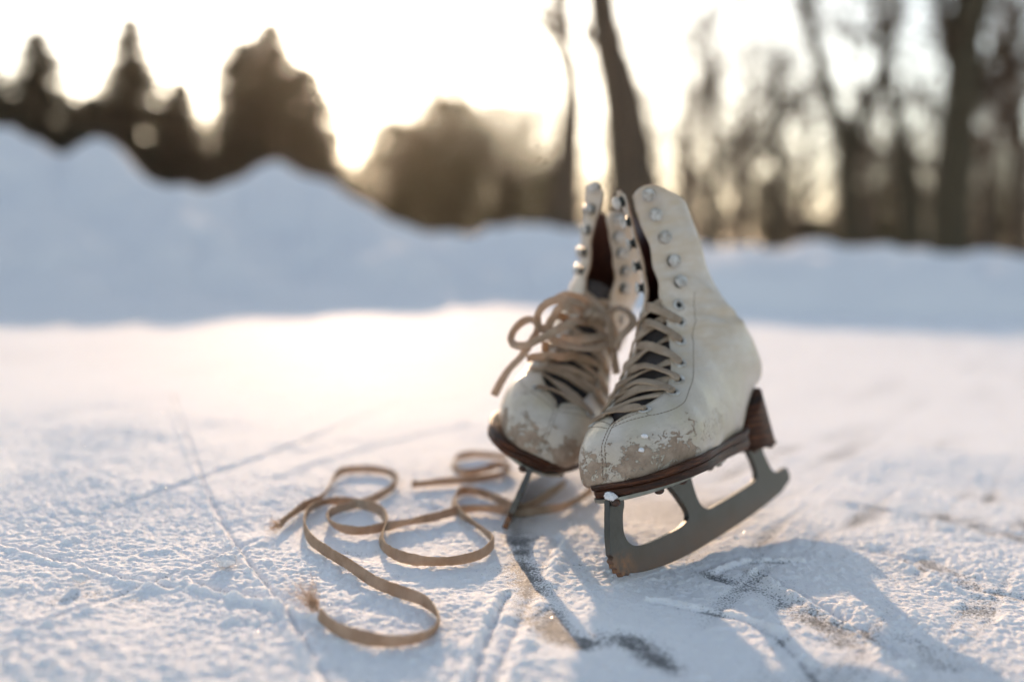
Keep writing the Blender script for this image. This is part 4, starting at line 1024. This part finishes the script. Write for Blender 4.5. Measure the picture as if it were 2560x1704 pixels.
# ------------------------------------------------------------------ cold hazy air
bm = bmesh.new(); bmesh.ops.create_cube(bm, size=1)
for v in bm.verts: v.co = Vector((v.co.x * 150, v.co.y * 110 + 40, v.co.z * 19 + 8.4))
t = NT('haze_air'); t.t.nodes.remove(t.b)
pv = t.n('ShaderNodeVolumePrincipled', ins={'Color': (0.97, 0.90, 0.82, 1), 'Density': HAZE, 'Anisotropy': .80}); t.l(pv.outputs[0], t.t.nodes['Material Output'].inputs['Volume'])
hz = bm_obj('haze', bm, t.m, smooth=False); tag(hz, kind='stuff')

# ------------------------------------------------------------------ the untied tangle on the farther skate
def tangle(strands, root, name, w_=.0058, th=.0016, seed=0):
    parts = []; Mi = root.matrix_world.inverted(); rr = random.Random(seed)
    for st in strands:
        P = [Mi @ at(1200 + x / 5.2275, 700 + y / 5.2275, d) for x, y, d in st]
        view = (Mi.to_3x3() @ Vector((0, -1, .25))).normalized()
        S = []
        ph = rr.uniform(0, 6)
        for i, p in enumerate(P):
            t_ = (P[min(i + 1, len(P) - 1)] - P[max(i - 1, 0)]).normalized(); s0 = t_.cross(view).normalized(); a = .75 * math.sin(ph + i * .8)
            S.append(s0 * math.cos(a) + view * math.sin(a))
        parts.append(ribbon_mesh(P, w_, th, S, rr.random(), 8))
    V, Fc, UV = join(parts); return mesh_obj(name, V, Fc, M['lace'], root, uvs=UV)
TG = [
 [(1620, 520, .735), (1450, 410, .715), (1300, 310, .700), (1100, 255, .690), (900, 290, .685), (780, 400, .685), (750, 520, .688), (800, 640, .692), (890, 600, .694), (960, 480, .692), (1020, 380, .690), (1130, 345, .690), (1270, 400, .698), (1420, 450, .712), (1580, 520, .735)],
 [(1560, 500, .725), (1350, 510, .705), (1150, 580, .690), (950, 680, .682), (760, 780, .680), (600, 850, .682), (470, 850, .685), (405, 780, .690), (430, 680, .694), (510, 580, .697), (610, 520, .699), (700, 525, .699), (755, 610, .697), (720, 720, .693), (620, 880, .688), (520, 1020, .686), (400, 1140, .690), (290, 1300, .696), (185, 1500, .706)],
 [(1300, 230, .735), (1480, 290, .722), (1620, 430, .712), (1710, 620, .708), (1745, 850, .706), (1765, 1060, .704), (1785, 1220, .706)],
 [(1700, 400, .735), (1800, 370, .722), (1900, 395, .712), (1985, 480, .706), (1995, 570, .702), (1910, 670, .700), (1820, 770, .700), (1780, 900, .702)],
 [(840, 680, .690), (960, 770, .690), (1130, 850, .694), (1380, 890, .700), (1600, 860, .706), (1740, 800, .716)],
 [(1060, 740, .705), (1250, 800, .700), (1480, 745, .702), (1680, 720, .716)],
 [(980, 260, .715), (1120, 195, .712), (1300, 225, .712), (1440, 330, .714), (1560, 520, .722)],
 [(610, 1030, .700), (720, 1000, .700), (900, 980, .700), (1100, 1010, .704), (1260, 960, .716)],
 [(860, 800, .704), (850, 900, .706), (880, 990, .712)],
 [(1180, 560, .715), (1080, 480, .705), (980, 470, .700), (900, 560, .698), (900, 650, .698), (1010, 640, .700), (1200, 540, .706), (1420, 560, .716)],
]
tangle(TG, r2, 'lace_tangle', seed=5)
kn = []
for a_ in ((1500, 520, .704), (1420, 470, .702)):
    kn.append([(a_[0] - 90, a_[1] + 60, a_[2] + .008), (a_[0] - 50, a_[1] - 20, a_[2] - .002), (a_[0] + 20, a_[1] - 50, a_[2] - .004), (a_[0] + 70, a_[1] + 20, a_[2] + .002), (a_[0] + 10, a_[1] + 80, a_[2] + .006)])
tangle(kn, r2, 'knot', seed=9)

# ------------------------------------------------------------------ bits of snow
def clump(p, r, seed, label, group=None, flat=.6):
    bm = bmesh.new(); bmesh.ops.create_icosphere(bm, subdivisions=4, radius=1); rr = random.Random(seed); ox = rr.uniform(0, 99)
    co_ = np.array([tuple(v.co) for v in bm.verts]); n1 = fbm(co_[:, 0] * 2.2 + ox, co_[:, 1] * 2.2 + co_[:, 2] * 1.7, 3, 7); n2 = fbm(co_[:, 0] * 7 + ox, co_[:, 1] * 7 + co_[:, 2] * 6, 3, 9)
    for v, a_, b_ in zip(bm.verts, n1, n2):
        k = .55 + .7 * a_ + .5 * b_; v.co = Vector((v.co.x * k * r, v.co.y * k * r, v.co.z * k * r * flat))
    o = bm_obj('snow_clump', bm, M['clump']); o.location = p; tag(o, label, 'snow', group); return o
def on1(x, y, z): return r1.matrix_world @ (Vector((x, y, z)) * MM)
clump(on1(-3, 3, 51.2), .0034, 1, 'bit of snow stuck on the front tip of the nearer sole plate', 'snow stuck to the nearer skate')
clump(on1(-32, 31, 54.5), .0036, 2, 'small clot of snow on the edge of the nearer sole plate', 'snow stuck to the nearer skate', .5)
clump(on1(-38, 33, 54.2), .0026, 3, 'smaller snow crumb beside the clot on the nearer sole plate', 'snow stuck to the nearer skate', .5)
h = b1.find_nearest(Vector((-20, 24, 82)) * MM); clump(r1.matrix_world @ (h[0]), .0017, 4, 'upper dab of snow on the scuffed toe of the nearer boot', 'snow stuck to the nearer skate', .7)
h = b1.find_nearest(Vector((-16, 22, 74)) * MM); clump(r1.matrix_world @ (h[0]), .0015, 5, 'lower dab of snow on the scuffed toe of the nearer boot', 'snow stuck to the nearer skate', .7)
clump(ground(566, 1400, .003), .0050, 6, 'largest loose snow lump on the ice left of the lace'); clump(ground(200, 1445, .002), .0034, 7, 'loose snow lump on the ice far left of the lace')
clump(ground(1840, 1345, .001), .0016, 8, 'tiny crumb of snow on the ice right of the nearer blade')

# loose frost crystals lying on the ice: small glossy flakes that catch the low sun
rnd = random.Random(7); V, Fc = [], []
for k in range(3600):
    x = rnd.uniform(-.62, .60); y = rnd.uniform(.45, 1.75) if k % 3 else rnd.uniform(.45, .95)
    if abs(x) > .56 * y: continue
    n = Vector((rnd.gauss(0, .22), rnd.gauss(0, .22), 1)).normalized(); a = n.orthogonal().normalized(); b = n.cross(a); r = rnd.uniform(.00018, .00045) * (1 + .5 * (y > 1))
    p = Vector((x, y, rnd.uniform(.0004, .0018))); k0 = len(V)
    for i in range(6): V.append(p + (a * math.cos(1.047 * i) + b * math.sin(1.047 * i)) * r * rnd.uniform(.8, 1.1))
    V.append(p + n * r * .25)
    for i in range(6): Fc.append((k0 + i, k0 + (i + 1) % 6, k0 + 6))
t = NT('ice_crystal'); t.set(color=(.85, .87, .9), rough=.16, spec=1.0)
tag(mesh_obj('frost_crystals', V, Fc, t.m, smooth=False), 'tiny glittering frost crystals scattered over the ice', 'frost', kind='stuff')
